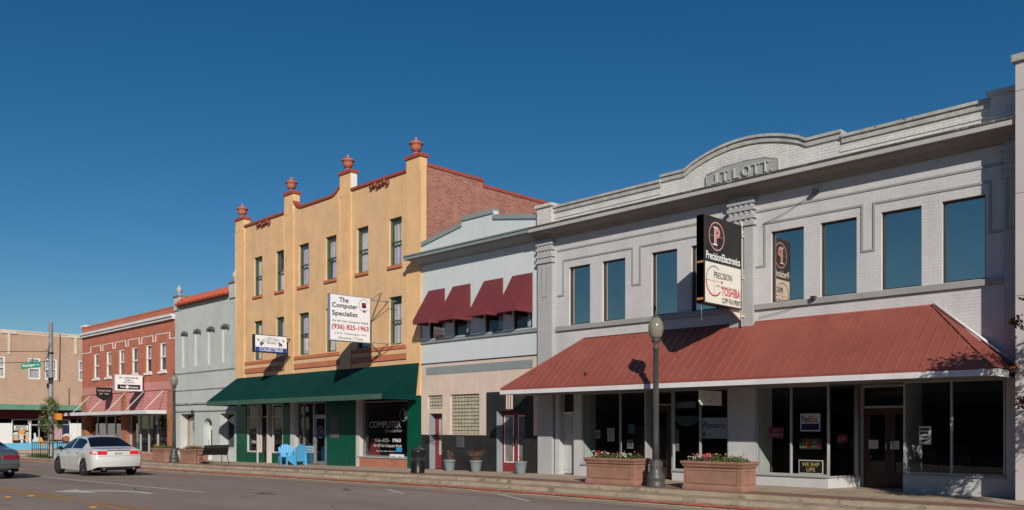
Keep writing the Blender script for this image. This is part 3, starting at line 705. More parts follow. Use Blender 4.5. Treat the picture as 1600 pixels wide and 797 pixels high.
mb = MB(); wall(mb, WX0, fx(842.6), 1.23, 3.88, FY-.015, [h for h in lo_h[:2]]+[(fx(671.4), fx(691.4), 1.229, 2.02, .3), (fx(760.4), fx(834), 1.229, 2.72, .01)])
mb.build('lower_wall', beige_stucco, B)
mb = MB(); wall(mb, WX0, fx(760.4), -.25, 1.23, FY-.02, [(fx(671.4), fx(691.4), -.251, 1.231, .3)])
wall(mb, fx(760.4), fx(834), -.25, 2.72, FY-.02, [(fx(776.4), fx(820.6), -.251, 2.06, .3)]); wall(mb, fx(834), fx(842.6), -.25, 1.23, FY-.02)
mb.build('dark_tile_base', black_tile, B)
mb = MB(); mb.box(fx(666.7), fx(833), FY-.03, FY-.016, 3.46, 3.74); mb.build('blank_sign_band', grey_green, B)
mb = MB(); mb.box(WX0, fx(842.6), FY-.035, FY-.001, 3.86, 3.895); mb.build('drip_edge', bronze_frame, B)
mb = MB()
for k in range(3): mb.box(fx(792)+k*.12, fx(792)+k*.12+.06, FY-.045, FY-.021, 2.12, 2.70)
mb.build('fluted_strip', beige_stucco, B)
mb = MB(); mb.box(WX0, WX1, FY-.06, FY, 4.64, 4.77); mb.build('sill_band', grey_green, B)
for a, b in aws: sash(B, a, b, 4.80, 6.52, FY, dep=.10, fw=.05, m=bronze_frame, rail=True, cur=[(.55, 1, 0, 1, curtain_mat)])
def block_win(x0, x1, z0, z1, nx, nz):
    mb = MB(); mb.box(x0, x1, FY+.075, FY+.10, z0, z1); o = mb.build('glass_block_window', block_grout, B)
    p = MB(); dx = (x1-x0)/nx; dz = (z1-z0)/nz
    for i in range(nx):
        for j in range(nz):
            a, b, c, d = x0+i*dx+.018, x0+(i+1)*dx-.018, z0+j*dz+.014, z0+(j+1)*dz-.014
            p.box(a, b, FY+.05, FY+.076, c, d)
    p.build('glass_blocks', block_glass, o, bevel=.012)
block_win(lo_h[0][0], lo_h[0][1], 2.19, 2.69, 5, 4); block_win(lo_h[1][0], lo_h[1][1], 1.26, 2.69, 9, 11)
D = FY+.24
mb = MB(); mb.box(lo_h[2][0], lo_h[2][0]+.03, FY-.015, D, -.05, 2.02); mb.box(lo_h[2][0]+.031, lo_h[2][1], D-.02, D+.05, 1.97, 2.02); mb.box(fx(776.4), fx(776.4)+.03, FY-.015, D, -.05, 2.06); mb.build('door_jamb', grey_blue_paint, B)
a0, a1 = lo_h[2][0]+.03, lo_h[2][0]+.03+.95
do = door(B, a0, a1, -.02, 1.97, D, red_door, (.20, .16, .5, .1), gm=mat('frosted_glass', (.42, .42, .36), .35, .08), handle=0)
mb = MB()
for z in (1.0, 1.08, 1.18): mb.tube((a0-.25, FY-.05, z-.1), (a1-.35, FY-.05, z+.12), .012, n=6)
mb.build('push_rail', black_metal, do)
mb = MB(); mb.box(fx(776.4)+.03, fx(820.6), D-.02, D+.05, 2.02, 2.06); a0 = fx(776.4)+.03; a1 = fx(820.6); xm = (a0+a1)/2; mb.build('door_head', bronze_frame, B)
for (p, q, h) in ((a0, xm-.004, -1), (xm+.004, a1, 1)):
    door(B, p, q, -.02, 2.01, D, red_door, (.10, .10, .32, .10), gm=mat('grey_curtained_glass', (.17, .17, .155), .12, .3, 3), gframe=white_paint, handle=h)
room(B, fx(770), fx(838), -.05, 2.7, FY+.4, 24); room(B, fx(660), fx(700), -.05, 2.7, FY+.4, 22)
roof(B, WX0, WX1, 8.0, FY)
mb = MB(); mb.box(fx(715), fx(726), FY-.06, FY-.021, .78, 1.18); mb.box(fx(717), fx(724), FY-.07, FY-.061, .86, 1.1); mb.build('mail_panel', mat('dull_metal_plate', (.075, .075, .08), .5, .1), B, bevel=.005)
def window_awning(x0, x1):
    zt, zb, pr, hv = 6.60, 5.42, .77, .14; mb = MB()
    n = 12
    # canvas
    mb.quad((x0-.03, FY-.02, zt), (x1+.03, FY-.02, zt), (x1+.03, FY-pr, zb), (x0-.03, FY-pr, zb))
    mb.tri((x0-.03, FY-.02, zt), (x0-.03, FY-pr, zb), (x0-.03, FY-.02, zb)); mb.tri((x1+.03, FY-.02, zt), (x1+.03, FY-.02, zb), (x1+.03, FY-pr, zb))
    mb.flat = True; o = mb.build('window_awning', burgundy, B)
    p = MB()
    def val(a, b, nn):                              # scalloped valance with small folds
        a = Vector(a); b = Vector(b); nn_ = (b-a).cross(Vector((0, 0, 1))).normalized()
        for i in range(nn):
            q0 = a.lerp(b, i/nn); q1 = a.lerp(b, (i+1)/nn); qm = (q0+q1)/2+nn_*.02
            z = Vector((0, 0, -hv)); z2 = Vector((0, 0, -hv+.03)); z3 = Vector((0, 0, -hv-.025))
            p.add([q0, qm, qm+z3, q0+z2], [(0, 1, 2, 3)]); p.add([qm, q1, q1+z2, qm+z3], [(0, 1, 2, 3)])
    val((x0-.03, FY-pr, zb), (x1+.03, FY-pr, zb), 9); val((x1+.03, FY-pr, zb), (x1+.03, FY-.02, zb), 8); val((x0-.03, FY-.02, zb), (x0-.03, FY-pr, zb), 8)
    for i in range(1, 9):                            # side flutes
        k = i/9; yy = FY-.02-(pr-.02)*k; zz = zt-(zt-zb)*k
        p.tube((x1+.032, yy, zb), (x1+.032, yy, zz-.01), .007, n=5)
    p.flat = True; p.build('valance', burgundy, o)
for a, b in aws: window_awning(a, b)

# ------------------------------------------------------------------ 3. yellow three-storey building
YX0, YX1 = -39.7, -25.13
B = thing('stucco_commercial_building', 'three-storey ochre yellow stucco building with terracotta urns and dark green canvas awning', 'building', (-32, FY, 0), world=True)
yw = [(fx(a), fx(b)) for a, b in ((396.7, 409.8), (431, 445.2), (466.7, 482.5), (508.5, 525.7), (557.4, 575.3), (608, 627.7))]
H3, H2 = (7.83, 9.70), (4.74, 6.62)
holes = [(a, b, *h, .16) for a, b in yw for h in (H3, H2)]
mb = MB(); wall(mb, YX0, YX1, 2.7, 11.2, FY, holes)
mb.quad((YX0, FY, GB), (YX0, FY+14, GB), (YX0, FY+14, 11), (YX0, FY, 11)); mb.flat = True; mb.build('wall', yellow_stucco, B)
mb = MB()
mb.quad((YX1, FY+.25, GB), (YX1, 23.49, GB), (YX1, 23.49, 11.42), (YX1, FY+.25, 11.42)); mb.quad((YX1, 23.49, GB), (YX1, 34, GB), (YX1, 34, 11.2), (YX1, 23.49, 11.2)); mb.quad((YX0, 34, GB), (YX1, 34, GB), (YX1, 34, 11.2), (YX0, 34, 11.2)); mb.flat = True
mb.build('side_wall', red_brick, B)
mb = MB(); mb.box(YX1-.3, YX1+.04, FY+.26, 23.5, 11.42, 11.54); mb.box(YX1-.3, YX1+.04, 23.501, 34, 11.2, 11.32); mb.box(YX1-.3, YX1+.02, 23.45, 23.5, 11.2, 11.42); mb.build('side_coping', red_coping, B)
roof(B, YX0, YX1, 10.8, FY, 13.6)
PP = [(YX0, YX0+.85, 11.74), (-35.02, -34.25, 12.10), (-30.50, -29.72, 12.10), (YX1-.85, YX1, 11.74)]
def curve_up(xa, xb, za, zb, n=7, rev=False):
    r = []
    for i in range(n+1):
        t = i/n; s_ = t*t*(3-2*t) if False else (t**2.2); r.append((xa+(xb-xa)*t, za+(zb-za)*s_))
    return r
bays = []
for k in range(3):
    a = PP[k][1]; b = PP[k+1][0]
    if k == 1:
        left = [(a+(.75)*(i/6), 11.34+.34*(1-i/6)**2.2) for i in range(7)]; right = [(b-.75+.75*(i/6), 11.34+.34*(i/6)**2.2) for i in range(7)]
        bays.append(left+right)
    else: bays.append([(a, 11.33), (b, 11.33)])
mb = MB(); mc = MB()
for pts in bays:
    for (a, b), (c, d) in zip(pts, pts[1:]):
        mb.prism([(a, 11.2), (c, 11.2), (c, d), (a, b)], FY, FY+.25); mc.prism([(a, b), (c, d), (c, d+.10), (a, b+.10)], FY-.07, FY+.3)
mb.build('parapet', yellow_stucco, B); mc.build('coping', red_coping, B)
urn = [(.10, 0), (.13, .02), (.10, .05), (.045, .10), (.06, .14), (.16, .18), (.185, .27), (.205, .38), (.255, .40), (.255, .43), (.20, .45), (.12, .50), (.05, .54), (.035, .57), (.055, .60), (.03, .64), (.005, .67)]
for i, (a, b, z) in enumerate(PP):
    mb = MB(); mb.box(a, b, FY-.07, FY-.001, 2.7, 11.2); mb.box(a, b, FY-.07, FY+.28, 11.2, z)
    if i == 3: mb.box(a+.4, b+.001, FY-.001, FY+.25, GB, 11.2)
    pr = mb.build('pilaster', yellow_pier, B, bevel=.012)
    mb = MB(); mb.box(a-.05, b+.05, FY-.12, FY+.33, z+.001, z+.13); mb.build('cap', red_coping, pr)
    if i in (1, 2):
        mb = MB(); mb.box(b-.02, b+.012, FY-.03, FY+.24, 11.45, z-(.0 if i == 2 else .4)); mb.build('white_flank_panel', white_paint, pr)
    mb = MB(); mb.lathe([(p_*1.12, q_*1.08) for p_, q_ in urn], ((a+b)/2, FY+.08, z+.13), 18); mb.build('urn', mat('terracotta_urn', (.47, .145, .085), .8, .1, 4), B)
# clay tile drips under the coping
for (pa, pb) in ((403, 424), (580, 610)):
    mb = MB(); xa, xb = fx(pa), fx(pb); n = 6
    for i in range(n):
        xx = xa+(xb-xa)*(i+.5)/n
        mb.tube((xx, FY-.13, 11.12+.05*math.sin(i*2.1)), (xx, FY, 11.24+.04*math.sin(i*2.1)), .07, .08, 10); 
    mb.build('clay_tile_drips', mat('dark_clay_tile', (.24, .07, .045), .8, .4, 8), B)
cu3 = [[(0, .4, 0, 1, blind_mat)], [(0, .5, 0, .55, blind_mat), (.7, 1, 0, 1, curtain_mat)], [(0, 1, 0, 1, curtain_mat)], [(0, 1, .5, 1, blind_mat), (.2, 1, 0, .5, curtain_mat)], [(0, .7, 0, 1, blind_mat)], [(0, 1, .45, 1, blind_mat), (0, 1, 0, .45, curtain_mat)]]
cu2 = [[(0, .35, 0, 1, blind_mat)], [(.2, 1, 0, 1, curtain_mat)], [(0, 1, 0, .48, blind_mat), (0, 1, .5, 1, curtain_mat)], [(0, 1, 0, 1, blind_mat)], [(0, .6, 0, .9, curtain_mat)], [(.0, 1, .0, .86, blind_mat)]]
for i, (a, b) in enumerate(yw):
    sash(B, a, b, *H3, FY, dep=.14, fw=.06, sill=(.11, .07, orange_red, .06), cur=cu3[i])
    sash(B, a, b, *H2, FY, dep=.14, fw=.06, cur=cu2[i])
for k in range(3):
    a = PP[k][1]; b = PP[k+1][0]
    mb = MB(); mb.box(a+.05, b-.05, FY-.06, FY-.001, 4.55, 4.70); mb.box(a+.02, b-.02, FY-.05, FY-.001, 4.14, 4.36); mb.box(a+.04, b-.04, FY-.02, FY-.0005, 4.361, 4.549)
    mb.build('string_course', orange_red, B, bevel=.008)
    mb = MB(); mb.box(a+.06, b-.06, FY-.025, FY-.021, 4.37, 4.54); mb.build('band_infill', yellow_stucco, B)
# green awning
GY, GW, GZ = 18.6, 3.93, 2.74
gx0, gx1 = fx(323, GY), fx(597, GY)
mb = MB()
for i in range(12):                                   # slight sag between frames
    xa = gx0+(gx1-gx0)*i/12; xb = gx0+(gx1-gx0)*(i+1)/12
    ua = -39.4+(YX1+.03+39.4)*i/12; ub = -39.4+(YX1+.03+39.4)*(i+1)/12
    mb.quad((xa, GY, GZ), (xb, GY, GZ), (ub, FY-.14, GW), (ua, FY-.14, GW))
mb.tri((gx1, GY, GZ), (gx1+.02, FY-.14, GZ), (YX1+.03, FY-.14, GW)); mb.quad((gx1, GY, GZ-.2), (gx1+.02, FY-.14, GZ-.2), (gx1+.02, FY-.14, GZ), (gx1, GY, GZ))
mb.tri((gx0, GY, GZ), (gx0, FY-.14, GZ), (-39.4, FY-.14, GW)); mb.quad((gx0, GY, GZ-.2), (gx0, FY-.14, GZ-.2), (gx0, FY-.14, GZ), (gx0, GY, GZ)); mb.flat = True
aw = mb.build('canvas_awning', awning_green, B)
mb = MB(); n = 60
for i in range(n):
    xa = gx0+(gx1-gx0)*i/n; xb = gx0+(gx1-gx0)*(i+1)/n; wv = lambda q: .008*math.sin(q*5)
    mb.quad((xa, GY-.01+wv(xa), GZ-.20), (xb, GY-.01+wv(xb), GZ-.20), (xb, GY-.004, GZ), (xa, GY-.004, GZ))
mb.flat = True; mb.build('valance', awning_green_pale, aw)
mb = MB()
for i in range(7):
    xx = gx0+.1+(gx1-gx0-.2)*i/6; mb.tube((xx, GY+.03, GZ-.03), (xx, FY-.15, GZ-.03), .02, n=6); mb.tube((xx, GY+.03, GZ-.05), (xx, FY-.15, GW-.12), .02, n=6)
mb.build('awning_frame', galv, aw)
# shop front
fy = FY
zb = lambda px: g(fx(px))
SZ2 = 2.72
mb = MB()
mb.box(YX0, fx(385), FY-.02, FY+.3, -.6, SZ2)
mb.box(fx(385), fx(407), FY+.02, FY+.2, -.6, .30); mb.box(fx(424), fx(442), FY+.02, FY+.2, -.6, .30); mb.box(fx(442), fx(453.5), FY, FY+.6, -.6, SZ2)
mb.box(fx(511), fx(556), FY-.01, FY+.3, -.6, SZ2); mb.box(fx(637), YX1-.002, FY-.02, FY+.3, -.6, SZ2)
gw = mb.build('green_panelled_front', green_tile, B)
mb = MB(); mb.box(fx(512), fx(545), FY-.05, FY-.011, -.15, .42); mb.build('raised_green_panel', green_tile, gw, bevel=.01)
mb = MB(); mb.box(fx(517), fx(530), FY-.03, FY-.011, 1.05, 2.0); mb.build('blank_notice_board', mat('dull_grey_board', (.10, .09, .10), .8, .1), gw)
mb = MB(); mb.box(fx(453.5), fx(460), FY, FY+.25, -.4, SZ2); mb.box(fx(556), fx(560.5), FY, FY+.35, -.1, SZ2); mb.build('white_post', mat('dull_white_post', (.50, .48, .47), .6, .08, 2), gw)
shop_window(B, [fx(386), fx(406)], .30, 2.60, FY+.05, .07, dull_white, rail=2.02)
shop_window(B, [fx(425), fx(441)], .30, 2.60, FY+.05, .07, dull_white, rail=2.02)
dY = FY+.18; a0, a1 = fx(408.5, dY), fx(422.5, dY)
mb = MB(); mb.box(a0-.1, a0, FY-.02, dY+.06, -.25, 2.6); mb.box(a1, a1+.1, FY-.02, dY+.06, -.25, 2.6); mb.box(a0, a1, dY, dY+.06, 1.98, 2.05); fr_ = mb.build('door_frame', dull_white, B)
door(B, a0+.005, a1-.005, -.2, 1.97, dY, wood_dark, (.24, .14, .25, .14), handle=1)
# recessed glazed entry
rY = FY+.15
shop_window(B, [fx(462, rY), fx(475, rY), fx(490.5, rY)], -.13, 2.62, rY, .06, alu_frame)
a0, a1 = fx(492, rY), fx(509.5, rY)
mb = MB(); mb.box(a0-.05, a0, rY-.04, rY+.06, -.12, 2.62); mb.box(a1, a1+.05, rY-.04, rY+.06, -.12, 2.62); mb.box(a0, a1, rY-.03, rY+.06, 2.0, 2.06); mb.box(a0, a1, rY-.03, rY+.06, 2.56, 2.62); fr_ = mb.build('door_frame', alu_frame, B)
mb = MB(); mb.quad((a0, rY+.03, 2.06), (a1, rY+.03, 2.06), (a1, rY+.03, 2.56), (a0, rY+.03, 2.56)); mb.flat = True; mb.build('transom_pane', shop_glass, fr_)
door(B, a0+.005, a1-.005, -.1, 1.99, rY, alu_frame, (.10, .10, .12, .10), handle=1)
# computer shop window on a brick base
wy = FY+.22
mb = MB(); mb.box(fx(556), fx(637), FY+.02, FY+.3, -.4, .28); mb.build('brick_base', mat('orange_base_brick', (.40, .15, .09), .9, .1, 2, brick=dict(mc=(.36, .24, .18), c1=.85, c2=1.15)), B)
mb = MB(); mb.box(fx(556), fx(637), FY-.02, FY+.3, .281, .33); mb.build('window_ledge', light_frame, B)
shop_window(B, [fx(561.5), fx(636)], .33, 2.56, wy, .05, alu_frame)
mb = MB(); mb.quad((fx(563), wy+.25, .33), (fx(563)+.72, wy+.25, .33), (fx(563)+.72, wy+.25, 1.05), (fx(563), wy+.25, 1.05)); mb.flat = True; mb.build('red_display_board', red_door, B)
room(B, YX0+.2, fx(450), -.25, 2.7, FY+.6, 25); room(B, fx(455), fx(520), -.2, 2.7, FY+.7, 25); room(B, fx(552), YX1-.3, -.1, 2.7, FY+.5, 25)
mb = MB(); mb.box(YX0, YX1, FY, FY+1.5, 2.70, 2.75); mb.build('front_soffit', soffit_mat, B)
# window lettering
U, V = (1, 0, 0), (0, 0, 1)
mb = MB()
mb.text('COMPUTER', ((fx(571)+fx(620))/2, wy-.02, 1.62), U, V, 2.1, .26, .01); mb.text('Specialist', (fx(608), wy-.02, 1.36), U, V, 1.15, .17, 0, shear=.3)
mb.text('936-825-', (fx(591), wy-.02, .99), U, V, 1.0, .15, .01)
mb.build('etched_lettering', ink_ghost, B)
mb = MB(); mb.text('1963', (fx(613.5), wy-.021, .99), U, V, .52, .15, .03); mb.text('For All Your Computer Needs', (fx(599), wy-.021, .76), U, V, 1.85, .16, .0, shear=.4); mb.text('Sales - Service - Repair - Networks - Internet', (fx(599), wy-.021, .55), U, V, 1.5, .05, .02)
mb.build('white_lettering', ink_white, B)
mb = MB(); mb.ring((fx(624), wy-.02, 1.98), U, V, .22, .245, 20, 340, 20); mb.plate((fx(624)+.15, wy-.02, 1.98), U, V, .24, .30); mb.build('computer_emblem', ink_ghost, B)
mb = MB(); mb.text('LOOK', (fx(398), FY+.0, 1.5), U, V, .75, .18, .01); mb.text('Before', (fx(399), FY+.0, 1.25), U, V, .6, .14); mb.text('Vintage', (fx(433), FY+.0, 1.5), U, V, .75, .18); mb.text('Finds', (fx(433.5), FY+.0, 1.25), U, V, .6, .14)
mb.build('window_lettering', ink_ghost, B)
mb = MB(); mb.text('STORE RENT', (fx(399), FY-.001, .80), U, V, .7, .12, .02); mb.build('window_notice', ink_white, B)

# ------------------------------------------------------------------ 4. blue-grey stucco building
GX0, GX1 = -46.9, -39.7
B = thing('stucco_shop_building', 'narrow blue-grey stucco building with red clay tile visor and four blind windows', 'building', (-43, FY, -.2), world=True)
bw = [(fx(a), fx(b)) for a, b in ((284.5, 293.5), (304, 314), (324.5, 335.5), (347, 358))]
holes = [(a, b, 4.80, 6.62, .10) for a, b in bw]
dh = (fx(318), fx(331.5), -.4, 2.12, .35); lh = (fx(281.6), fx(304), .30, 2.24, .5); rh = (fx(343.7), fx(366), .42, 2.22, .5)
mb = MB(); wall(mb, GX0, GX1, -.7, 8.3, FY, holes+[dh, lh, rh]); body(mb, GX0, GX1, GB, 8.3, FY); mb.build('wall', grey_stucco, B)
roof(B, GX0, GX1, 8.0, FY)
mb = MB(); mb.box(GX0, GX1-.01, FY+.02, FY+.3, 8.3, 8.62); mb.build('parapet', grey_stucco, B)
for a, b in bw:
    mb = MB(); mb.quad((a, FY+.10, 4.80), (b, FY+.10, 4.80), (b, FY+.10, 6.62), (a, FY+.10, 6.62)); mb.flat = True; o = mb.build('blind_window', mat('infill_stucco', (.45, .475, .455), .9, .1, 1, .2, 30, streak=.06), B)
    xm = (a+b)/2; p = MB(); n = 8; r = (b-a)/2+.04
    arc = [(xm-r+2*r*i/n, 6.66+.11*math.sin(math.pi*i/n)) for i in range(n+1)]; p.strip(arc, .12, FY-.07, FY-.001); p.build('hood_mould', mat('dark_hood', (.14, .14, .13), .9, .3, 4), o)
for z, h, t in ((4.50, .06, .04), (3.56, .05, .04), (2.84, .09, .08), (2.42, .06, .06)):
    mb = MB(); mb.box(GX0, GX1-.15, FY-t, FY-.001, z-h, z); mb.build('string_course', mat('stained_course', (.33, .345, .33), .9, .3, 2, streak=.3), B)
# clay tile visor
mb = MB(); tx = GX0+.75
while tx < GX1-.75:
    mb.tube((tx, FY-.28, 8.20), (tx, FY+.1, 8.62), .095, .08, 8); tx += .30
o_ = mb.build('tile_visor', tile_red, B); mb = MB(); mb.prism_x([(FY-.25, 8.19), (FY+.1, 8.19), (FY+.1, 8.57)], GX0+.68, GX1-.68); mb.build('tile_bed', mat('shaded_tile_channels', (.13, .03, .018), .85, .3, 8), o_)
for a, b in ((GX0, GX0+.65), (GX1-.67, GX1-.02)):
    mb = MB(); mb.box(a, b, FY-.08, FY+.4, 8.0, 8.72); pr = mb.build('corner_pier', grey_stucco, B)
    mb = MB(); mb.box(a-.04, b+.02, FY-.13, FY+.44, 8.721, 8.82); mb.build('cap', mat('brown_stone_cap', (.22, .15, .12), .8, .2, 5), pr)
    mb = MB(); mb.lathe([(.12, 0), (.07, .06), (.05, .12), (.13, .2), (.16, .3), (.12, .42), (.05, .5), (.02, .62)], ((a+b)/2, FY+.1, 8.82), 14); mb.build('finial', mat('pale_stone', (.42, .40, .36), .8, .2, 5), B)
# arch over the door
xa, xb = dh[0], dh[1]; xm = (xa+xb)/2; rr = (xb-xa)/2; mb = MB()
n = 10
for i in range(n):
    t0 = math.pi*i/n; t1 = math.pi*(i+1)/n
    mb.prism([(xm-rr*math.cos(t0), 1.62+rr*.75*math.sin(t0)), (xm-rr*math.cos(t1), 1.62+rr*.75*math.sin(t1)), (xm-rr*math.cos(t1), 2.119), (xm-rr*math.cos(t0), 2.119)], FY+.001, FY+.34)
mb.build('door_arch', grey_stucco, B)
door(B, xa+.02, xb-.02, -.35, 1.5, FY+.3, white_paint, (.12, .12, .5, .12), handle=1)
mb = MB(); mb.box(xa, xb, FY+.28, FY+.36, 1.5, 1.58); mb.build('door_head', white_paint, B)
mb = MB(); mb.quad((xa, FY+.34, 1.58), (xb, FY+.34, 1.58), (xb, FY+.34, 2.1), (xa, FY+.34, 2.1)); mb.flat = True; mb.build('fanlight', shop_glass, B)
for h, fm in ((lh, mat('pinkish_frame', (.42, .26, .22), .7, .1)), (rh, light_frame)):
    a, b, c, d = h[:4]
    o = shop_window(B, [a+.03, b-.03], c, d, FY+.42, .06, fm)
    if h is lh:
        mb = MB(); mb.quad((a+.1, FY+.48, c), (b-.3, FY+.48, c), (b-.3, FY+.48, d-.5), (a+.1, FY+.48, d-.2)); mb.flat = True; mb.build('blind', blind_mat, o)
room(B, GX0+.2, GX1-.3, -.4, 2.3, FY+.55, 25)

# ------------------------------------------------------------------ 5. red brick building
RX0, RX1 = -61.7, -46.9
B = thing('red_brick_building', 'two-storey orange-red brick building with white cornice, white stepped line and pink panels', 'building', (-54, FY, -.3), world=True)
rw_ = [(fx(a), fx(b)) for a, b in ((146.4, 154.6), (165.8, 173.6), (185.4, 193.9), (205.8, 214.9), (227.5, 236.3), (249.5, 259.3))]
holes = [(a, b, 4.72, 6.40, .14) for a, b in rw_]
mb = MB(); wall(mb, RX0, RX1, 4.15, 8.2, FY, holes); body(mb, RX0, RX1, -1.2, 8.2, FY); mb.build('wall', far_brick, B)
roof(B, RX0, RX1, 7.9, FY)
mb = MB(); mb.box(RX0, RX1, FY-.04, FY+.35, 8.2, 8.30); mb.box(RX0, RX1, FY-.02, FY-.001, 7.9, 8.199); mb.build('brick_coping', far_brick, B)
mb = MB(); mb.box(RX0-.05, RX0+.7, FY-.08, FY+.4, 8.301, 8.42); mb.build('corner_cap', white_paint, B)
mb = MB(); mb.box(RX0, RX1, FY-.24, FY-.001, 7.70, 7.85); mb.box(RX0, RX1, FY-.16, FY-.001, 7.56, 7.699); mb.build('cornice', dirty_white, B, bevel=.01)
mb = MB(); h = .05
lx = RX0
zlo, zhi = 6.52, 6.88
def seg(a, b, z): mb.box(a, b, FY-.03, FY-.001, z-h, z)
seg(RX0, rw_[0][0]-.55, zlo)
for i, (a, b) in enumerate(rw_):
    L_, R_ = a-.55, b+.5
    if i < 5: R_ = min(R_, rw_[i+1][0]-.95)
    seg(L_, R_+h, zhi); mb.box(L_, L_+h, FY-.03, FY-.001, zlo, zhi-h-.001); mb.box(R_, R_+h, FY-.03, FY-.001, zlo, zhi-h-.001)
    seg(R_+h+.0005 if False else R_, (rw_[i+1][0]-.55+h) if i < 5 else RX1, zlo-.001)
mb.build('stepped_white_line', white_paint, B)
for i, (a, b) in enumerate(rw_): sash(B, a, b, 4.72, 6.40, FY, dep=.10, fw=.10, m=white_paint, sill=(.13, .08, white_paint, .14), cur=[(0, 1, .5, 1, blind_mat)] if i % 3 else [(.3, 1, 0, 1, curtain_mat)])
mb = MB(); mb.quad((RX0, FY, 3.67), (RX1, FY, 3.67), (RX1, FY, 4.15), (RX0, FY, 4.15)); mb.flat = True; mb.build('pink_band', mat('pink_band_paint', (.55, .235, .215), .85, .08, 1, .1, 40), B)
mb = MB(); mb.quad((RX0, FY+.05, 2.3), (RX1, FY+.05, 2.3), (RX1, FY+.05, 3.67), (RX0, FY+.05, 3.67)); mb.flat = True; mb.build('pink_siding', pink_paint, B)
mb = MB()
for a, b in ((RX0, RX0+.85), (fx(190.5), fx(197.5)), (RX1-.9, RX1)): mb.box(a, b, FY-.06, FY+.4, -.9, 3.66)
mb.build('brick_pier', mat('orange_pier_brick', (.36, .15, .08), .9, .12, 1, .2, 50, brick=dict(c1=.8, c2=1.15, mc=(.32, .16, .1))), B)
cx0, cx1 = -61.5, -47.9; cY = 19.1
mb = MB(); mb.box(cx0, cx1, cY, FY-.07, 2.32, 2.44); cp = mb.build('flat_canopy', soffit_mat, B)
mb = MB(); mb.box(cx0-.02, cx1+.02, cY-.03, cY-.001, 2.27, 2.47); mb.box(cx1+.001, cx1+.03, cY, FY-.07, 2.27, 2.47); mb.box(cx0-.03, cx0-.001, cY, FY-.07, 2.27, 2.47); mb.build('fascia', dirty_white, cp)
mb = MB()
for X in (-60.0, -57.0, -54.0, -51.1, -48.3): mb.tube((X, FY-.06, 3.62), (X, cY+.05, 2.46), .022, n=6)
mb.build('support_rod', white_paint, cp)
mxs = [fx(p) for p in (133.5, 147, 160, 174, 190)]
shop_window(B, mxs, -.05, 2.3, FY+.25, .07, alu_frame)
shop_window(B, [fx(198), fx(213), fx(226), fx(240), fx(256), fx(264)], -.05, 2.3, FY+.25, .09, light_frame)
mb = MB(); mb.box(RX0, RX1, FY+.2, FY+.4, -.9, -.051); mb.build('low_base', far_brick, B)
room(B, RX0+.2, RX1-.2, -.3, 2.35, FY+.5, 25)
mb = MB(); mb.box(fx(182), fx(190), FY+.1, FY+.12, 1.98, 2.12); mb.build('amber_sign_strip', mat('amber_board', (.50, .20, .03), .6, 0), B)

# ------------------------------------------------------------------ 6. tan building across the cross street
XT = -85.0
B = thing('tan_brick_building', 'tan brick corner building across the cross street with green flat canopy', 'building', (XT, 0, -.45), rz=R(90))
def tb(px, py): p = atx(px, py, XT); return p.y, p.z+.45     # local x, z  (root z offset)
y_l, y_r = 8.0, 40.0
zt = tb(0, 514)[1]-.1; zt2 = zt
def ty(px): return tb(px, 0)[0]
tw = [(ty(-14), ty(7.5)), (ty(44), ty(63)), (ty(70), ty(89)), (ty(122.5), ty(140))]
wz1 = tb(54, 559.5)[1]; wz0 = tb(54, 592.5)[1]
cz1, cz0 = tb(60, 633)[1], tb(60, 641)[1]
ZB = cz0
holes = [(a, b, wz0, wz1, .12) for a, b in tw]+[(14, 15.6, wz0, wz1, .12)]
mb = MB(); wall(mb, y_l, y_r, ZB, zt, 0, holes); body(mb, y_l, y_r, -.6, zt, 0, 18); mb.build('wall', beige_brick, B)
mb = MB(); mb.box(y_l-.02, y_r, -.03, .3, zt-.25, zt-.05); mb.box(y_l-.05, y_r, -.08, .35, zt-.049, zt+.08); mb.build('coping', mat('flaking_cream_coping', (.60, .48, .40), .9, .15, 2, wear=((.50, .33, .24), .55, 2)), B)
for px in (14, 118):
    a = ty(px-2); b = ty(px+2); mb = MB(); mb.box(a, b, -.08, -.001, tb(px, 554)[1], zt-.26); mb.box(a-.5, b+.5, -.10, -.001, zt-.26, zt-.05); mb.build('pilaster_strip', mat('cream_paint', (.60, .52, .42), .9, .1, 2), B)
for a, b in tw+[(14, 15.6)]:
    sash(B, a, b, wz0, wz1, 0, dep=.08, fw=.13, m=white_paint, cur=[(0, 1, 0, 1, blind_mat)])
mb = MB(); mb.box(y_l, y_r, -1.6, -.02, cz0, cz1); mb.build('flat_canopy', mat('faded_green_metal', (.13, .27, .20), .6, .1, 1, streak=.15), B)
z65 = tb(60, 655)[1]; zh = tb(60, 664)[1]
mb = MB(); mb.quad((y_l, -.02, z65), (y_r, -.02, z65), (y_r, -.02, cz0), (y_l, -.02, cz0)); mb.flat = True; mb.build('maroon_panel', mat('maroon_paint', (.13, .015, .015), .7, .15), B)
zwb = tb(60, 692)[1]; zbb = tb(60, 702)[1]
pw = [(y_l, ty(19)), (ty(45), ty(48)), (ty(108.5), ty(119))]
mb = MB()
for a, b in pw: mb.box(a, b, -.03, .1, zwb, zh+.15)
mb.box(ty(119), y_r, -.03, .1, zwb, zh+.15)
mb.build('white_pier', white_paint, B)
mb = MB(); mb.box(y_l, y_r, -.04, .1, zbb, zwb-.001); mb.build('blue_base', mat('sky_blue_paint', (.13, .42, .62), .6, .06, 2), B)
mb = MB(); mb.box(y_l, y_r, -.06, .1, -.6, zbb-.001); mb.build('foundation', concrete, B)
mb = MB(); mb.box(ty(119)+.1, ty(121), -.05, .05, zwb, zh+.6); mb.build('turquoise_post', mat('turquoise_paint', (.07, .42, .50), .6, 0), B)
shop_window(B, [ty(19), ty(45)], zwb, z65, .02, .1, light_frame, rail=zh)
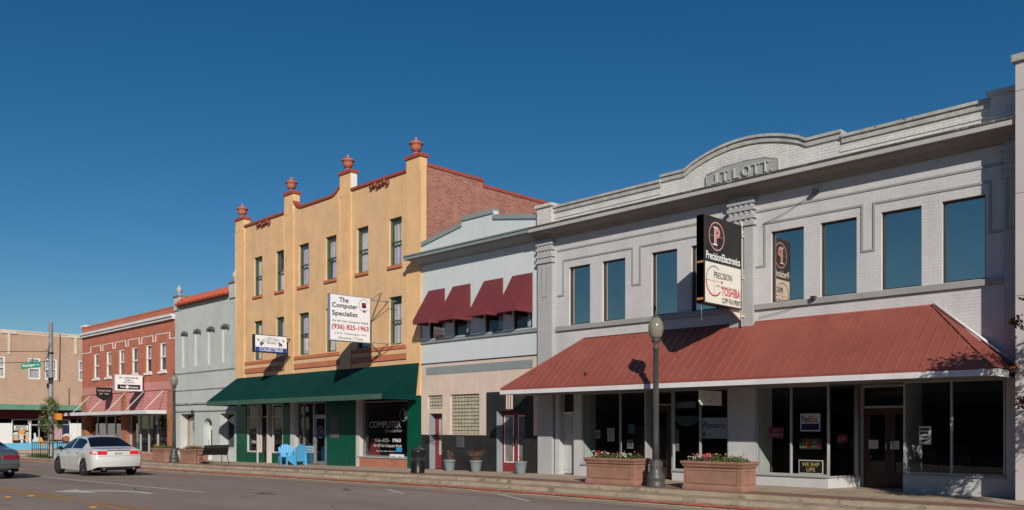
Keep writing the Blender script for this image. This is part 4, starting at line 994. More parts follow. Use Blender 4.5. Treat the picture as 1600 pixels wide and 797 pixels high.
shop_window(B, [ty(48), ty(61), ty(80), ty(108.5)], zwb, z65, .02, .1, light_frame, rail=zh)
room(B, ty(2), ty(118), 0, z65, .3, 5)
def plate_on(x0, x1, z0, z1, y, m, nm):
    mb = MB(); mb.quad((x0, y, z0), (x1, y, z0), (x1, y, z1), (x0, y, z1)); mb.flat = True; return mb.build(nm, m, B)
# window art: name board, painted ice creams, striped flag
zz = lambda py: tb(30, py)[1]
plate_on(ty(20.5), ty(45), zz(692), zz(663), -.0325, sign_black, 'dark_backing'); nb = plate_on(ty(21.5), ty(44), zz(672.5), zz(665), -.035, white_paint, 'name_board')
mb = MB(); mb.text("MARTIN'S", ((ty(21.5)+ty(44))/2, -.045, zz(667)), U, V, (ty(44)-ty(21.5))*.72, .19, .02); mb.text('SWEET SHOP', ((ty(21.5)+ty(44))/2, -.045, zz(670.6)), U, V, (ty(44)-ty(21.5))*.82, .19, .02); mb.build('lettering', ink, nb)
tan_m = mat('peach_print', (.60, .36, .22), .7, 0); or_m = mat('sunny_orange_print', (.70, .32, .04), .7, 0); pale_m = mat('ice_print', (.55, .62, .60), .7, 0)
for (px, r_, py, m_) in ((25, .26, 679.5, pale_m), (33.8, .34, 678, or_m), (41, .26, 679.5, blind_mat)):
    mb = MB(); cx = ty(px); mb.ring((cx, -.036, zz(py)), U, V, .001, r_, 0, 180, 14); mb.build('painted_sundae', m_, B)
    mb = MB(); mb.add([(cx-r_*.9, -.034, zz(py)-.03), (cx+r_*.9, -.034, zz(py)-.03), (cx+r_*.8, -.034, zz(687 if px > 30 and px < 40 else 688)), (cx-r_*.8, -.034, zz(687 if px > 30 and px < 40 else 688))], [(0, 1, 2, 3)]); mb.flat = True; mb.build('painted_cup', tan_m if m_ is not or_m else blind_mat, B)
plate_on(ty(32), ty(36), zz(692), zz(687.5), -.033, pale_m, 'painted_cup'); plate_on(ty(40), ty(44), zz(691.5), zz(686.5), -.033, blind_mat, 'painted_cup')
mb = MB(); x0 = ty(49.5); mb.add([(x0, -.035, zz(691)), (ty(60), -.035, zz(690)), (ty(60), -.035, zz(683)), (ty(57), -.035, zz(684)), (ty(55), -.035, zz(676)), (ty(52), -.035, zz(678)), (ty(53), -.035, zz(683))], [tuple(range(7))]); mb.flat = True; mb.build('painted_snow_shape', pale_m, B)
fl = MB(); fr2 = MB(); fa, fb = ty(84), ty(97.5)
for i in range(11):
    a = fa+(fb-fa)*i/11; b = fa+(fb-fa)*(i+1)/11; (fl if i % 2 else fr2).quad((a, -.035, zz(687.5)), (b, -.035, zz(687.5)), (b, -.035, zz(664.5)), (a, -.035, zz(664.5)))
fl.flat = fr2.flat = True; fl.build('flag_white_stripes', mat('flag_white', (.55, .48, .50), .8, 0), B); fr2.build('flag_red_stripes', mat('flag_red', (.33, .08, .10), .8, 0), B)
plate_on(ty(97.6), ty(108), zz(692), zz(664), -.036, mat('deep_blue_panel', (.012, .02, .07), .6, .1), 'blue_window_panel')
plate_on(ty(79.5), ty(83.9), zz(678), zz(664.5), -.036, mat('flag_canton', (.03, .04, .12), .8, 0), 'flag_canton')
mb = MB(); mb.ring((ty(104.5), -.045, zz(683)), U, V, .001, .42, 0, 180, 14, .7); mb.build('painted_white_dome', blind_mat, B)
mb = MB(); mb.ring((ty(103.5), -.046, zz(686)), U, V, .001, .30, 0, 360, 14, .9); mb.build('painted_brown_disc', mat('brown_print', (.30, .12, .05), .7, 0), B)
mb = MB(); mb.add([(ty(62), -.05, zz(694)), (ty(66), -.05, zz(697)), (ty(71), -.05, zz(701)), (ty(69), -.05, zz(694)), (ty(65), -.05, zz(684)), (ty(62), -.05, zz(683))], [tuple(range(6))]); mb.flat = True; mb.build('painted_orange_shape', or_m, B)
mb = MB()
mb.tube((ty(107), -.1, tb(107, 606)[1]), (ty(107), -.1, tb(107, 634)[1]), .03, n=6); mb.tube((ty(93), -.1, tb(93, 522)[1]), (ty(92), -.1, tb(92, 595)[1]), .035, n=6); mb.build('downpipe', mat('brown_pipe', (.22, .12, .08), .7, .1), B)
roof(B, y_l, y_r, zt-.2, 0, 17)

# ------------------------------------------------------------------ 7. pale building at the right edge
PX = -5.05
B = thing('plain_stucco_building', 'taller pale pinkish-grey stucco building cut off by the right edge', 'building', (1, 19.67, 0), world=True)
mb = MB(); mb.box(PX, 7, 19.67, 32, -.3, 9.0)
mb.build('wall', mat('pinkish_grey_stucco', (.50, .46, .46), .85, .05, 1, .08, 40, streak=.06, brick=dict(w=3.2, h=2.1, m=.012, c1=.98, c2=1.02, mc=(.26, .24, .24), b=.5, bs=.3, off=0)), B)
mb = MB(); mb.box(PX-.06, 7.1, 19.6, 32.1, 9.0, 9.14); mb.build('coping', coping_mat, B)
mb = MB(); mb.box(-2.5, 5, 19.5, 19.66, .5, 2.6); mb.build('shop_window', bronze_frame, B)

# ------------------------------------------------------------------ 8. the opposite side of the street (seen mirrored in the glass)
opp = [(-78, -60, 6.2, far_brick, 'brown-red brick shop building across the street, westernmost'), (-60, -44, 7.0, beige_brick, 'tan brick shop building across the street with five windows'), (-44, -27, 6.0, red_brick, 'weathered brick shop building across the street, lowest of the row'),
       (-27, -10, 6.8, mat('cream_stucco', (.45, .40, .33), .9, .1), 'cream stucco shop building across the street behind the camera'), (-10, 8, 6.4, grey_stucco, 'blue-grey shop building across the street to the right'), (8, 30, 7.0, beige_brick, 'tan brick shop building across the street, far right end')]
for a, b, h, m_, lb in opp:
    B = thing('shop_building', lb, 'building', ((a+b)/2, -7, 0), world=True, group='shops on the opposite side of the street')
    mb = MB(); wd = b-a; hs_ = []
    n = 5
    for i in range(n):
        x0 = a+wd*(i+.3)/n; hs_.append((x0, x0+1.0, 4.2, 5.6))
    mb.box(a, b, -16, -7.2, -.4, h); 
    for z0, z1 in ((3.0, 4.2), (5.6, h)): mb.box(a, b, -7.2, -7.0, z0, z1)
    xs_ = [a]+[q for hh in hs_ for q in hh[:2]]+[b]
    for i in range(0, len(xs_), 2): mb.box(xs_[i], xs_[i+1], -7.2, -7.0, 4.2, 5.6)
    mb.box(a, a+.6, -7.2, -7.0, -.3, 3.0); mb.box(b-.6, b, -7.2, -7.0, -.3, 3.0)
    mb.build('wall', m_, B)
    mb = MB(); mb.box(a-.02, b+.02, -7.3, -6.85, h, h+.2); mb.build('cornice', lott_trim, B)
    for hh in hs_:
        p = MB(); p.box(hh[0], hh[1], -7.195, -7.15, hh[2], hh[3]); p.build('window', bronze_frame, B)
    p = MB(); p.box(a+.6, b-.6, -7.19, -7.12, .1, 2.9); p.build('shop_window', bronze_frame, B)
    p = MB(); p.prism_x([(-7.0, 3.3), (-5.6, 2.7), (-5.6, 2.6), (-7.0, 2.7)], a+.4, b-.4); p.build('awning', soffit_mat, B)

# ------------------------------------------------------------------ signs
def sign_box(name, label, X, Yo, Yi, z0, z1, th, m_face, m_edge, face_name='sign_panel'):
    T = thing(name, label, 'sign', (X-th/2, Yi, z0), world=True)
    mb = MB(); mb.box(X-th, X-.002, Yo, Yi, z0, z1); cab = mb.build('cabinet', m_edge, T, bevel=.006)
    e = .03; mb = MB(); mb.box(X-.0021, X+.004, Yo+e, Yi-e, z0+e, z1-e); pn = mb.build(face_name, m_face, T)
    return T, pn
UY = (0, 1, 0)       # reading direction on faces that look towards +X
# computer shop sign
cX, cYo, cYi, cz0_, cz1_ = -27.15, 17.57, 19.41, 4.745, 6.50
T, pn = sign_box('projecting_sign', 'white square projecting sign of the computer specialist, black and red lettering', cX, cYo, cYi, cz0_, cz1_, .14, sign_white, sign_grey)
cm = (cYo+cYi)/2; X_ = cX+.008
mb = MB(); mb.text('The', (X_, cm-.30, cz1_-.20), UY, V, .42, .18, .022); mb.text('Computer', (X_, cm-.25, cz1_-.44), UY, V, 1.14, .24, .022); mb.text('Specialist', (X_, cm-.25, cz1_-.74), UY, V, 1.14, .24, .022)
mb.text('For All Your Computer Needs', (X_, cm+.0, cz1_-1.01), UY, V, 1.62, .11, .008, shear=.25); mb.build('black_lettering', ink, pn)
mb = MB(); mb.text('(936) 825-1963', (X_, cm+.0, cz1_-1.24), UY, V, 1.66, .25, .025); mb.build('red_lettering', ink_red, pn)
mb = MB(); mb.text('212 E. Washington Ave', (X_, cm, cz1_-1.47), UY, V, 1.42, .10, .015); mb.text('Navasota + Texas', (X_, cm+.02, cz1_-1.62), UY, V, 1.12, .10, .015); mb.build('grey_lettering', ink_grey, pn)
mb = MB(); q = (X_, cYi-.31, cz1_-.32); mb.plate(q, UY, V, .20, .20)
mb.ring(q, UY, V, .22, .235, 30, 330, 24); mb.plate((X_, q[1], q[2]-.20), UY, V, .14, .03); mb.flat = True; mb.build('computer_emblem', ink, pn)
mb = MB(); mb.plate((X_+.002, q[1]-.04, q[2]+.02), UY, V, .035, .1); mb.plate((X_+.002, q[1]+.05, q[2]+.04), UY, V, .06, .05); mb.plate((X_+.002, q[1]+.02, q[2]-.24), UY, V, .12, .06); mb.build('emblem_detail', ink_red, pn)
mb = MB()
for z, s_ in ((cz1_-.05, 1), (cz0_+.05, -1)):
    mb.tube((cX-.07, cYi, z), (cX-.07, FY, z), .022, n=6); mb.tube((cX-.07, cYi-.1, z-.1*s_), (cX-.55, FY-.02, z+.40*s_), .02, n=6); mb.tube((cX-.07, cYi-.1, z-.1*s_), (cX-.45, FY-.02, z+.42*s_), .014, n=6)
    mb.tube((cX-.07, cYi, z), (cX+.55, FY-.02, z-.05), .014, n=6)
mb.build('mounting_bracket', galv, T)
# vintage shop sign
bX, bYo, bYi, bz0, bz1 = -34.35, 18.4, 20.0, 4.82, 5.60
T, pn = sign_box('projecting_sign', 'small white and blue projecting sign of the vintage collectibles shop', bX, bYo, bYi, bz0, bz1, .22, sign_white, sign_black)
cm = (bYo+bYi)/2; X_ = bX+.008
mb = MB(); mb.plate((X_-.002, cm, bz0+.13), UY, V, 1.53, .20); mb.build('blue_band', ink_blue, pn)
mb = MB(); mb.text('COLLECTIBLES', (X_+.002, cm, bz0+.135), UY, V, 1.14, .15, .012); mb.build('white_lettering', ink_white, pn)
mb = MB(); word = 'BLUEBONNET'
for i, ch in enumerate(word):
    u = (i-4.5)/4.5; mb.text(ch, (X_, cm+u*.40, bz1-.16-.10*u*u), (0, 1, -u*.30), (0, u*.30, 1), .062, .15, .005)
mb.text('VINTAGE', (X_, cm, bz1-.34), UY, V, .46, .12, .02); mb.build('grey_lettering', mat('dark_grey_lettering', (.09, .09, .09), .6, 0), pn)
rs = random.Random(3)
for sgn in (-1, 1):
    mb = MB(); c0 = (X_, cm+sgn*.46, bz0+.40)
    for k in range(16): a = rs.uniform(0, 6.28); r = rs.uniform(0, .10); mb.ring((X_+.0003*k, c0[1]+math.cos(a)*r, c0[2]+math.sin(a)*r), UY, V, .0, .030, 0, 360, 6)
    mb.build('painted_bluebonnet', ink_navy, pn)
    mb = MB()
    for k in range(4): a = R(70+sgn*(-30)+k*22); mb.plate((X_-.001, c0[1]+sgn*.12+.07*math.cos(a), c0[2]+.10+.07*math.sin(a)), (0, math.cos(a), math.sin(a)), (0, -math.sin(a), math.cos(a)), .12, .022)
    mb.build('painted_leaves', ink_green, pn)
mb = MB(); mb.tube((bX-.11, bYi-.45, bz0), (bX-.11, bYi-.45, bz0-.14), .03, n=8); mb.tube((bX-.11, bYi-.45, bz0-.12), (bX-.11, FY-.1, bz0-.12), .03, n=8); mb.tube((bX-.11, bYi-.02, bz1-.1), (bX-.11, FY-.1, bz1-.1), .03, n=8); mb.build('mounting_bracket', black_metal, T)
# electronics sign
pX, pYo, pYi, pz0, pz1 = -11.50, 18.2, 19.98, 4.58, 6.77
T = thing('projecting_sign', 'tall black and cream electronics shop sign projecting from the pilaster above the red awning', 'sign', (pX, pYi, pz0), world=True)
mb = MB(); mb.box(pX-.22, pX-.002, pYo, pYi, pz0, pz1); cab = mb.build('cabinet', sign_black, T, bevel=.008)
mb = MB(); mb.box(pX-.215, pX+.012, pYo+.0, pYo+.035, pz0-.002, pz1+.002); mb.box(pX-.0, pX+.012, pYo+.036, pYi-.036, pz1-.03, pz1); mb.box(pX, pX+.012, pYo+.036, pYi-.036, pz0, pz0+.03); mb.box(pX, pX+.012, pYi-.035, pYi, pz0, pz1); mb.box(pX, pX+.010, pYo+.036, pYi-.036, 5.625, 5.655); mb.build('retainer_frame', bronze_frame, cab)
mb = MB(); mb.box(pX-.2, pX-.02, pYo-.008, pYo-.001, 5.58, 5.63); mb.box(pX-.2, pX-.02, pYo-.008, pYo-.001, 4.66, 4.72); mb.build('rust_patch', mat('rust_orange', (.42, .18, .05), .8, .2), cab)
mb = MB(); mb.box(pX-.001, pX+.005, pYo+.035, pYi-.035, 5.655, pz1-.03); tp = mb.build('black_panel', sign_black, T)
mb = MB(); mb.box(pX-.001, pX+.005, pYo+.035, pYi-.035, pz0+.03, 5.625); lp = mb.build('cream_panel', sign_cream, T)
X_ = pX+.009; cy = pYo+.57
mb = MB(); mb.ring((X_, cy, 6.30), UY, V, .33, .365, n=48); mb.plate((X_-.001, cy, 6.30), UY, V, .70, .008); mb.plate((X_-.001, cy, 6.30), UY, V, .008, .72); mb.build('ring_emblem', ink_pink, tp)
mb = MB(); mb.text('P', (X_+.001, cy+.03, 6.31), UY, V, .26, .44, .045)
mb.build('emblem_letter', ink_pink, tp)
mb = MB(); mb.plate((X_+.0015, cy-.08, 6.085), UY, V, .22, .03); mb.plate((X_+.0015, cy-.06, 6.52), UY, V, .22, .022); mb.plate((X_+.0016, cy-.105, 6.31), UY, V, .016, .42); mb.build('emblem_serif', ink_white, tp)
mb = MB(); mb.text('PrecisionElectronics', (X_, (pYo+pYi)/2, 5.79), UY, V, 1.62, .20, .02); mb.build('white_lettering', ink_white, tp)
c2 = (X_, pYo+.46, 5.17)
mb = MB(); mb.ring(c2, UY, V, .355, .385, 55, 180, 24); mb.plate((X_-.001, c2[1], 5.17), UY, V, .008, .74); mb.build('grey_arc', ink_grey, lp)
mb = MB(); mb.ring(c2, UY, V, .35, .39, 180, 320, 30); mb.plate((X_-.001, c2[1]+.02, 5.17), UY, V, .78, .01); mb.ring((X_, c2[1]+.36, 5.17), UY, V, 0, .035, n=16); mb.text('TOSHIBA', (X_, pYi-.52, pz0+.37), UY, V, .92, .22, .02); mb.build('red_lettering', ink_red, lp)
mb = MB(); mb.text('PRECISION', (X_+.001, pYo+.87, 5.33), UY, V, .86, .16, .008); mb.text('COPY·FAX·PRINT', (X_, pYi-.50, pz0+.14), UY, V, .92, .14, .02); mb.build('black_lettering', ink, lp)
mb = MB(); mb.text('office products & printing', (X_+.001, pYo+1.03, 5.06), UY, V, .98, .075, 0, shear=.2); mb.build('grey_lettering', ink_grey, lp)
mb = MB(); mb.tube((pX-.06, pYi+.12, 4.15), (pX-.06, pYi+.12, 6.9), .022, n=8); mb.box(pX-.16, pX-.05, pYi-.12, FY-.12, 6.6, 6.68)
mb.prism_x([(pYi-.4, pz0-.0), (FY-.13, pz0-.0), (FY-.13, pz0-.28)], pX-.14, pX-.10)
for z in (4.4, 5.4, 6.5): mb.box(pX-.10, pX-.02, pYi+.09, FY-.12, z, z+.04)
mb.build('mounting_pipe', mat('peeling_white_steel', (.62, .56, .50), .6, .1, 3, wear=((.35, .13, .05), .62, 6)), T)
mb = MB(); mb.tube((pX-.1, pYi-1.0, pz0-.05), (pX-.1, pYi-.45, pz0-.06), .04, n=8); mb.build('ballast_box', sign_black, T)
mb = MB(); mb.tube((pX-.11, pYo+.05, pz0), (pX-.10, pYo+.05, pz0-.38), .006, n=5); mb.ball((pX-.10, pYo+.05, pz0-.40), .014, 6); mb.build('pull_chain', galv, T)
# insurance sign (white) and black shield on the red brick building
sX = fx(189, 18.9)
T, pn = sign_box('projecting_sign', 'white projecting insurance sign with a black strip on the red brick building', sX, 18.55, 20.15, 3.62, 4.58, .16, sign_white, light_frame)
X_ = sX+.008
# sign orientation is nearly face-on: lettering in three small rows
mb = MB(); mb.text('DR. A BERG MILLER', (X_, 19.35, 4.40), UY, V, 1.1, .10, .02); mb.text('FAMILY', (X_, 19.35, 4.26), UY, V, .42, .09, .02); mb.text('INSURANCE', (X_, 19.35, 4.13), UY, V, .62, .09, .02); mb.build('black_lettering', ink, pn)
mb = MB(); mb.plate((X_, 19.35, 3.86), UY, V, 1.3, .28); bb = mb.build('black_strip', sign_black, pn)
mb = MB(); mb.plate((X_+.002, 19.25, 3.86), UY, V, .16, .17); mb.text('Texas', (X_+.002, 18.98, 3.86), UY, V, .28, .12, .02); mb.text('Insurance', (X_+.002, 19.63, 3.86), UY, V, .50, .12, .02); mb.build('white_lettering', ink_white, bb)
mb = MB(); mb.tube((sX-.08, 20.1, 4.5), (sX-.08, FY, 4.5), .03, n=6); mb.tube((sX-.08, 20.1, 3.7), (sX-.08, FY, 3.7), .03, n=6); mb.build('mounting_bracket', galv, T)
sX2 = fx(152, 19.35)
T = thing('shield_sign', 'black shield-shaped sign with white lettering on the red brick building', 'sign', (sX2, 20.2, 3.2), world=True)
mb = MB(); mb.prism_x([(19.3, 4.02), (20.22, 4.02), (20.22, 3.45), (19.76, 3.18), (19.3, 3.45)], sX2-.06, sX2); pn = mb.build('sign_panel', sign_black, T)
mb = MB(); mb.text('THE LIGHT HOUSE', (sX2+.005, 19.76, 3.82), UY, V, .78, .11, .02); mb.text('EST  1906', (sX2+.005, 19.76, 3.62), UY, V, .56, .09, .02); mb.build('white_lettering', mat('dull_white_lettering', (.45, .45, .42), .6, 0), pn)
mb = MB(); mb.tube((sX2-.03, 20.2, 3.9), (sX2-.03, FY, 3.9), .03, n=6); mb.build('mounting_bracket', black_metal, T)

# window signs in the right-hand shops (each a thin board hung behind the glass)
WY = FY+.10
def wsign(name, label, px0, px1, py0, py1, m_, thick=.012, Y=WY, cat='sign', bev=0):
    X0, X1 = fx(px0, Y), fx(px1, Y); Z1 = fz(px0, py0, Y); Z0 = fz(px0, py1, Y)
    T = thing(name, label, cat, ((X0+X1)/2, Y, Z0), world=True); mb = MB(); mb.box(X0, X1, Y, Y+thick, Z0, Z1); p = mb.build('board', m_, T, bevel=bev)
    return T, p, (X0+X1)/2, Z0, Z1, X1-X0, Y-.003
T, p, cx, z0, z1, wd, y = wsign('courier_sign', 'white and navy courier sign with large two-tone lettering behind the shop window', 1250.5, 1281.5, 646.5, 674, sign_white)
mb = MB(); mb.text('Fed', (cx-wd*.21, y-.001, z0+(z1-z0)*.70), U, V, wd*.42, .17, .02); mb.build('navy_lettering', ink_navy, p)
mb = MB(); mb.text('Ex', (cx+wd*.22, y-.001, z0+(z1-z0)*.70), U, V, wd*.34, .17, .02); mb.build('orange_lettering', ink_orange, p)
mb = MB(); mb.plate((cx, y-.001, z0+(z1-z0)*.25), U, V, wd*.90, (z1-z0)*.36); mb.build('navy_field', ink_navy, p)
T, p, cx, z0, z1, wd, y = wsign('shipping_sign', 'black chalkboard-like shipping sign with white frame and cream lettering on the window ledge', 1248, 1286, 718.5, 739.5, ink_white)
mb = MB(); mb.plate((cx, y-.001, (z0+z1)/2), U, V, wd-.04, z1-z0-.04); bk = mb.build('dark_field', sign_black, p)
mb = MB(); mb.text('WE SHIP', (cx, y-.003, z0+(z1-z0)*.68), U, V, wd*.72, .10, .02); mb.text('UPS', (cx, y-.003, z0+(z1-z0)*.30), U, V, wd*.36, .10, .02); mb.build('lettering', tan_print, bk)
T, p, cx, z0, z1, wd, y = wsign('blueprint_sign', 'small dark red sign reading blueprints in the leftmost pane of the shipping shop', 1201, 1224, 667.5, 685, mat('dark_red_board', (.28, .02, .05), .5, .05))
mb = MB(); mb.text('Now', (cx, y-.001, z0+(z1-z0)*.72), U, V, wd*.34, .06, .03); mb.text('BLUEPRINTS', (cx, y-.001, z0+(z1-z0)*.30), U, V, wd*.9, .09, .03); mb.build('lettering', ink_ghost, p)
T, p, cx, z0, z1, wd, y = wsign('notary_sign', 'small red sign reading notary above a grey cabinet in the slanted pane', 1308, 1324, 679, 692, mat('red_board', (.30, .02, .03), .5, .05), Y=21.3)
mb = MB(); mb.text('NOTARY', (cx, y-.001, (z0+z1)/2), U, V, wd*.85, .09, .02); mb.build('lettering', ink_ghost, p)
T, p, cx, z0, z1, wd, y = wsign('letter_banner', 'strip of multicoloured letter cutouts in the shipping shop window', 1248.5, 1284, 685, 702, mat('sooty_board', (.03, .02, .02), .7, 0))
cols = [mat('cut_teal', (.02, .28, .36), .6, 0), mat('cut_orange', (.55, .16, .02), .6, 0), mat('cut_red', (.45, .03, .02), .6, 0), mat('cut_green', (.05, .28, .08), .6, 0), mat('cut_pink', (.45, .10, .18), .6, 0)]
for i, ch in enumerate('COPYING'):
    mb = MB(); u = (i-3)/3; mb.text(ch, (cx+u*wd*.41, y-.002, z0+(z1-z0)*.36+.02*i*.3), U, V, wd*.13, .13, .06); mb.build('cutout_letter', cols[[0, 1, 1, 2, 3, 4, 2][i]], p)
for i, ch in enumerate('COLOR'):
    mb = MB(); u = (i-2)/2; mb.text(ch, (cx+u*wd*.28, y-.002, z0+(z1-z0)*.80), U, V, wd*.11, .09, .06); mb.build('cutout_letter', cols[[2, 3, 1, 1, 0][i]], p)
T, p, cx, z0, z1, wd, y = wsign('notice_poster', 'white notice poster with dark heading in the window right of the brown double doors', 1436, 1455, 666, 694, sign_white, .006, cat='poster')
mb = MB()
for k, (w_, h_) in enumerate(((.8, .05), (.7, .05), (.5, .03), (.6, .03))): mb.plate((cx-wd*.05, y-.001, z1-.07-k*.085), U, V, wd*w_, h_)
mb.build('printed_lines', mat('dark_print', (.05, .06, .07), .7, 0), p)
mb = MB(); mb.ring((cx-.04, y-.001, z0+.07), U, V, 0, .03, n=12); mb.build('printed_logo', ink_red, p)
for (a, b, c, d, lb) in ((1357.5, 1372, 687.5, 701, 'white paper notice taped to the left brown door'), (1391, 1405, 689, 702, 'white paper notice with orange stripe taped to the right brown door')):
    T, p, cx, z0, z1, wd, y = wsign('door_notice', lb, a, b, c, d, mat('paper_white', (.60, .60, .64), .7, .03), .004, Y=DY+.02, cat='notice')
    mb = MB()
    for k in range(3): mb.plate((cx, y-.001, z1-.05-k*.05), U, V, wd*.7, .012)
    mb.build('printed_lines', ink_grey, p)
# pottery shop
T, p, cx, z0, z1, wd, y = wsign('pottery_sign', 'grey-white board reading Pottery in cursive behind the window', 1095.5, 1137, 653, 685, mat('cool_white_board', (.45, .49, .54), .6, .03), Y=WY)
mb = MB(); mb.text('Pottery', (cx, y-.001, z0+(z1-z0)*.60), U, V, wd*.90, .22, .005, shear=.35); mb.build('lettering', ink, p)
mb = MB(); mb.ring((cx-wd*.38, y-.001, z0+.10), U, V, 0, .05, n=12, sy=1.1); mb.ring((cx-wd*.38, y-.001, z0+.17), U, V, 0, .025, n=10); mb.build('painted_jar', mat('dark_pink', (.40, .03, .07), .6, 0), p)
mb = MB(); mb.ring((cx-wd*.18, y-.001, z0+.11), U, V, 0, .02, n=8); mb.build('painted_dot', ink_navy, p)
T, p, cx, z0, z1, wd, y = wsign('shop_name_board', 'small dim name board high in the pottery shop window', 1056, 1087, 628, 638, mat('dim_board', (.16, .18, .18), .7, .05), Y=WY)
mb = MB(); mb.text('HANDS IN CLAY', (cx, y-.001, (z0+z1)/2), U, V, wd*.86, .07, .02); mb.build('lettering', ink_ghost, p)
T = thing('round_shop_sign', 'dark half-round hanging panel in the pottery shop window', 'sign', (fx(1070), WY, 1.8), world=True)
mb = MB(); mb.ring((fx(1070), WY, fz(1070, 650)), U, V, .0, .42, 180, 360, 16, .7); mb.build('panel', mat('teal_dim_panel', (.05, .09, .09), .5, .1), T)
for (a, b, c, d, m_, lb) in ((949, 960, 669, 689.5, blind_mat, 'tall white printed price list on the pane left of the mullion'), (930, 938, 672, 685, ink_ghost, 'small framed print at the left of the window beside the side door'), (982, 991, 663.5, 677, mat('teal_paper', (.08, .22, .22), .7, .05), 'small teal flyer on the pane right of the mullion'), (980, 989.5, 687, 701, ink_grey, 'grey flyer below the teal flyer on the right pane'), (1053, 1061, 672, 705, mat('dim_paper', (.16, .18, .18), .8, .1), 'long dim list in the narrow pane of the pottery shop')):
    T, p, cx, z0, z1, wd, y = wsign('window_flyer', lb, a, b, c, d, m_, .004, Y=WY-.02, cat='flyer')
    mb = MB()
    for k in range(5): mb.plate((cx, y-.001, z1-.06-k*(z1-z0-.1)/5), U, V, wd*.7, .014)
    mb.build('printed_lines', ink, p)
T = thing('bench', 'small wooden slatted bench inside the shop window above the left planter', 'bench', (fx(1000, 20.9), 20.9, .3), world=True)
mb = MB(); bx0 = fx(995, 20.9)
for k in range(4): mb.box(bx0, bx0+.55, 20.9, 20.92, .62+k*.09, .69+k*.09)
mb.build('backrest', mat('orange_wood', (.26, .09, .035), .6, .15, 5), T)
mb = MB(); mb.box(bx0, bx0+.05, 20.88, 20.95, 0.02, 1.0); mb.box(bx0+.5, bx0+.55, 20.88, 20.95, 0.02, 1.0); mb.build('leg', wood_dark, T)
# hanging sign under the red awning
hX = -12.08
T = thing('hanging_sign', 'pale hanging sign with a curved pink line under the red awning', 'sign', (hX, 19.4, 2.1), world=True)
mb = MB(); mb.prism_x([(18.92, 2.46), (19.98, 2.46), (19.98, 2.08), (19.0, 2.08), (18.92, 2.16)], hX-.04, hX); pn = mb.build('board', sign_cream, T, bevel=.004)
mb = MB(); mb.ring((hX+.004, 19.35, 2.42), UY, V, .235, .26, 180, 360, 24, 1.0); mb.build('pink_curve', ink_pink, pn)
mb = MB(); mb.tube((hX-.02, 19.1, 2.46), (hX-.02, 19.1, 2.56), .006, n=5); mb.tube((hX-.02, 19.8, 2.46), (hX-.02, 19.8, 2.56), .006, n=5); mb.build('hanger', galv, T)
# small notices on the green-fronted shops
T, p, cx, z0, z1, wd, y = wsign('radio_notice', 'pale blue notice reading vintage radios on the glazed entry between the blue chairs and door', 477, 490, 697, 707, mat('pale_blue_paper', (.40, .62, .72), .7, 0), .006, Y=rY-.04, cat='notice')
mb = MB(); mb.text('VINTAGE', (cx, y-.001, z0+(z1-z0)*.7), U, V, wd*.8, .09, .03); mb.text('RADIOS', (cx, y-.001, z0+(z1-z0)*.28), U, V, wd*.75, .09, .03); mb.build('lettering', ink, p)
T, p, cx, z0, z1, wd, y = wsign('blue_poster', 'dark blue picture panel low in the glazed entry under the pale notice', 478, 490, 708, 722, mat('steel_blue_panel', (.05, .13, .20), .5, .3, 5), .006, Y=rY-.04, cat='poster')
T, p, cx, z0, z1, wd, y = wsign('card_notice', 'white double card standing in the computer shop window corner', 609, 631, 709.5, 717.5, sign_white, .01, Y=wy-.035, cat='notice')
mb = MB(); mb.plate((cx-wd*.25, y-.001, (z0+z1)/2), U, V, wd*.3, .03); mb.plate((cx+wd*.25, y-.001, (z0+z1)/2), U, V, wd*.3, .03); mb.build('printed_lines', ink_grey, p)
T, p, cx, z0, z1, wd, y = wsign('cyan_sticker', 'bright blue sticker low on the computer shop window', 619, 628, 699.5, 706, mat('bright_blue', (.03, .28, .60), .6, .3, 9), .004, Y=wy-.035, cat='sticker')
T = thing('round_door_sign', 'round open sign with blue ring and red centre hanging in the glass door', 'sign', (fx(500.5, rY), rY-.01, 1.2), world=True)
dcx = fx(501, rY); mb = MB(); mb.ring((dcx, rY-.012, 1.30), U, V, .20, .27, n=24); mb.build('blue_ring', mat('ring_blue', (.06, .16, .28), .5, 0), T)
mb = MB(); mb.ring((dcx, rY-.012, 1.30), U, V, 0, .12, n=16); mb.build('red_centre', mat('ring_red', (.25, .05, .04), .5, 0), T)

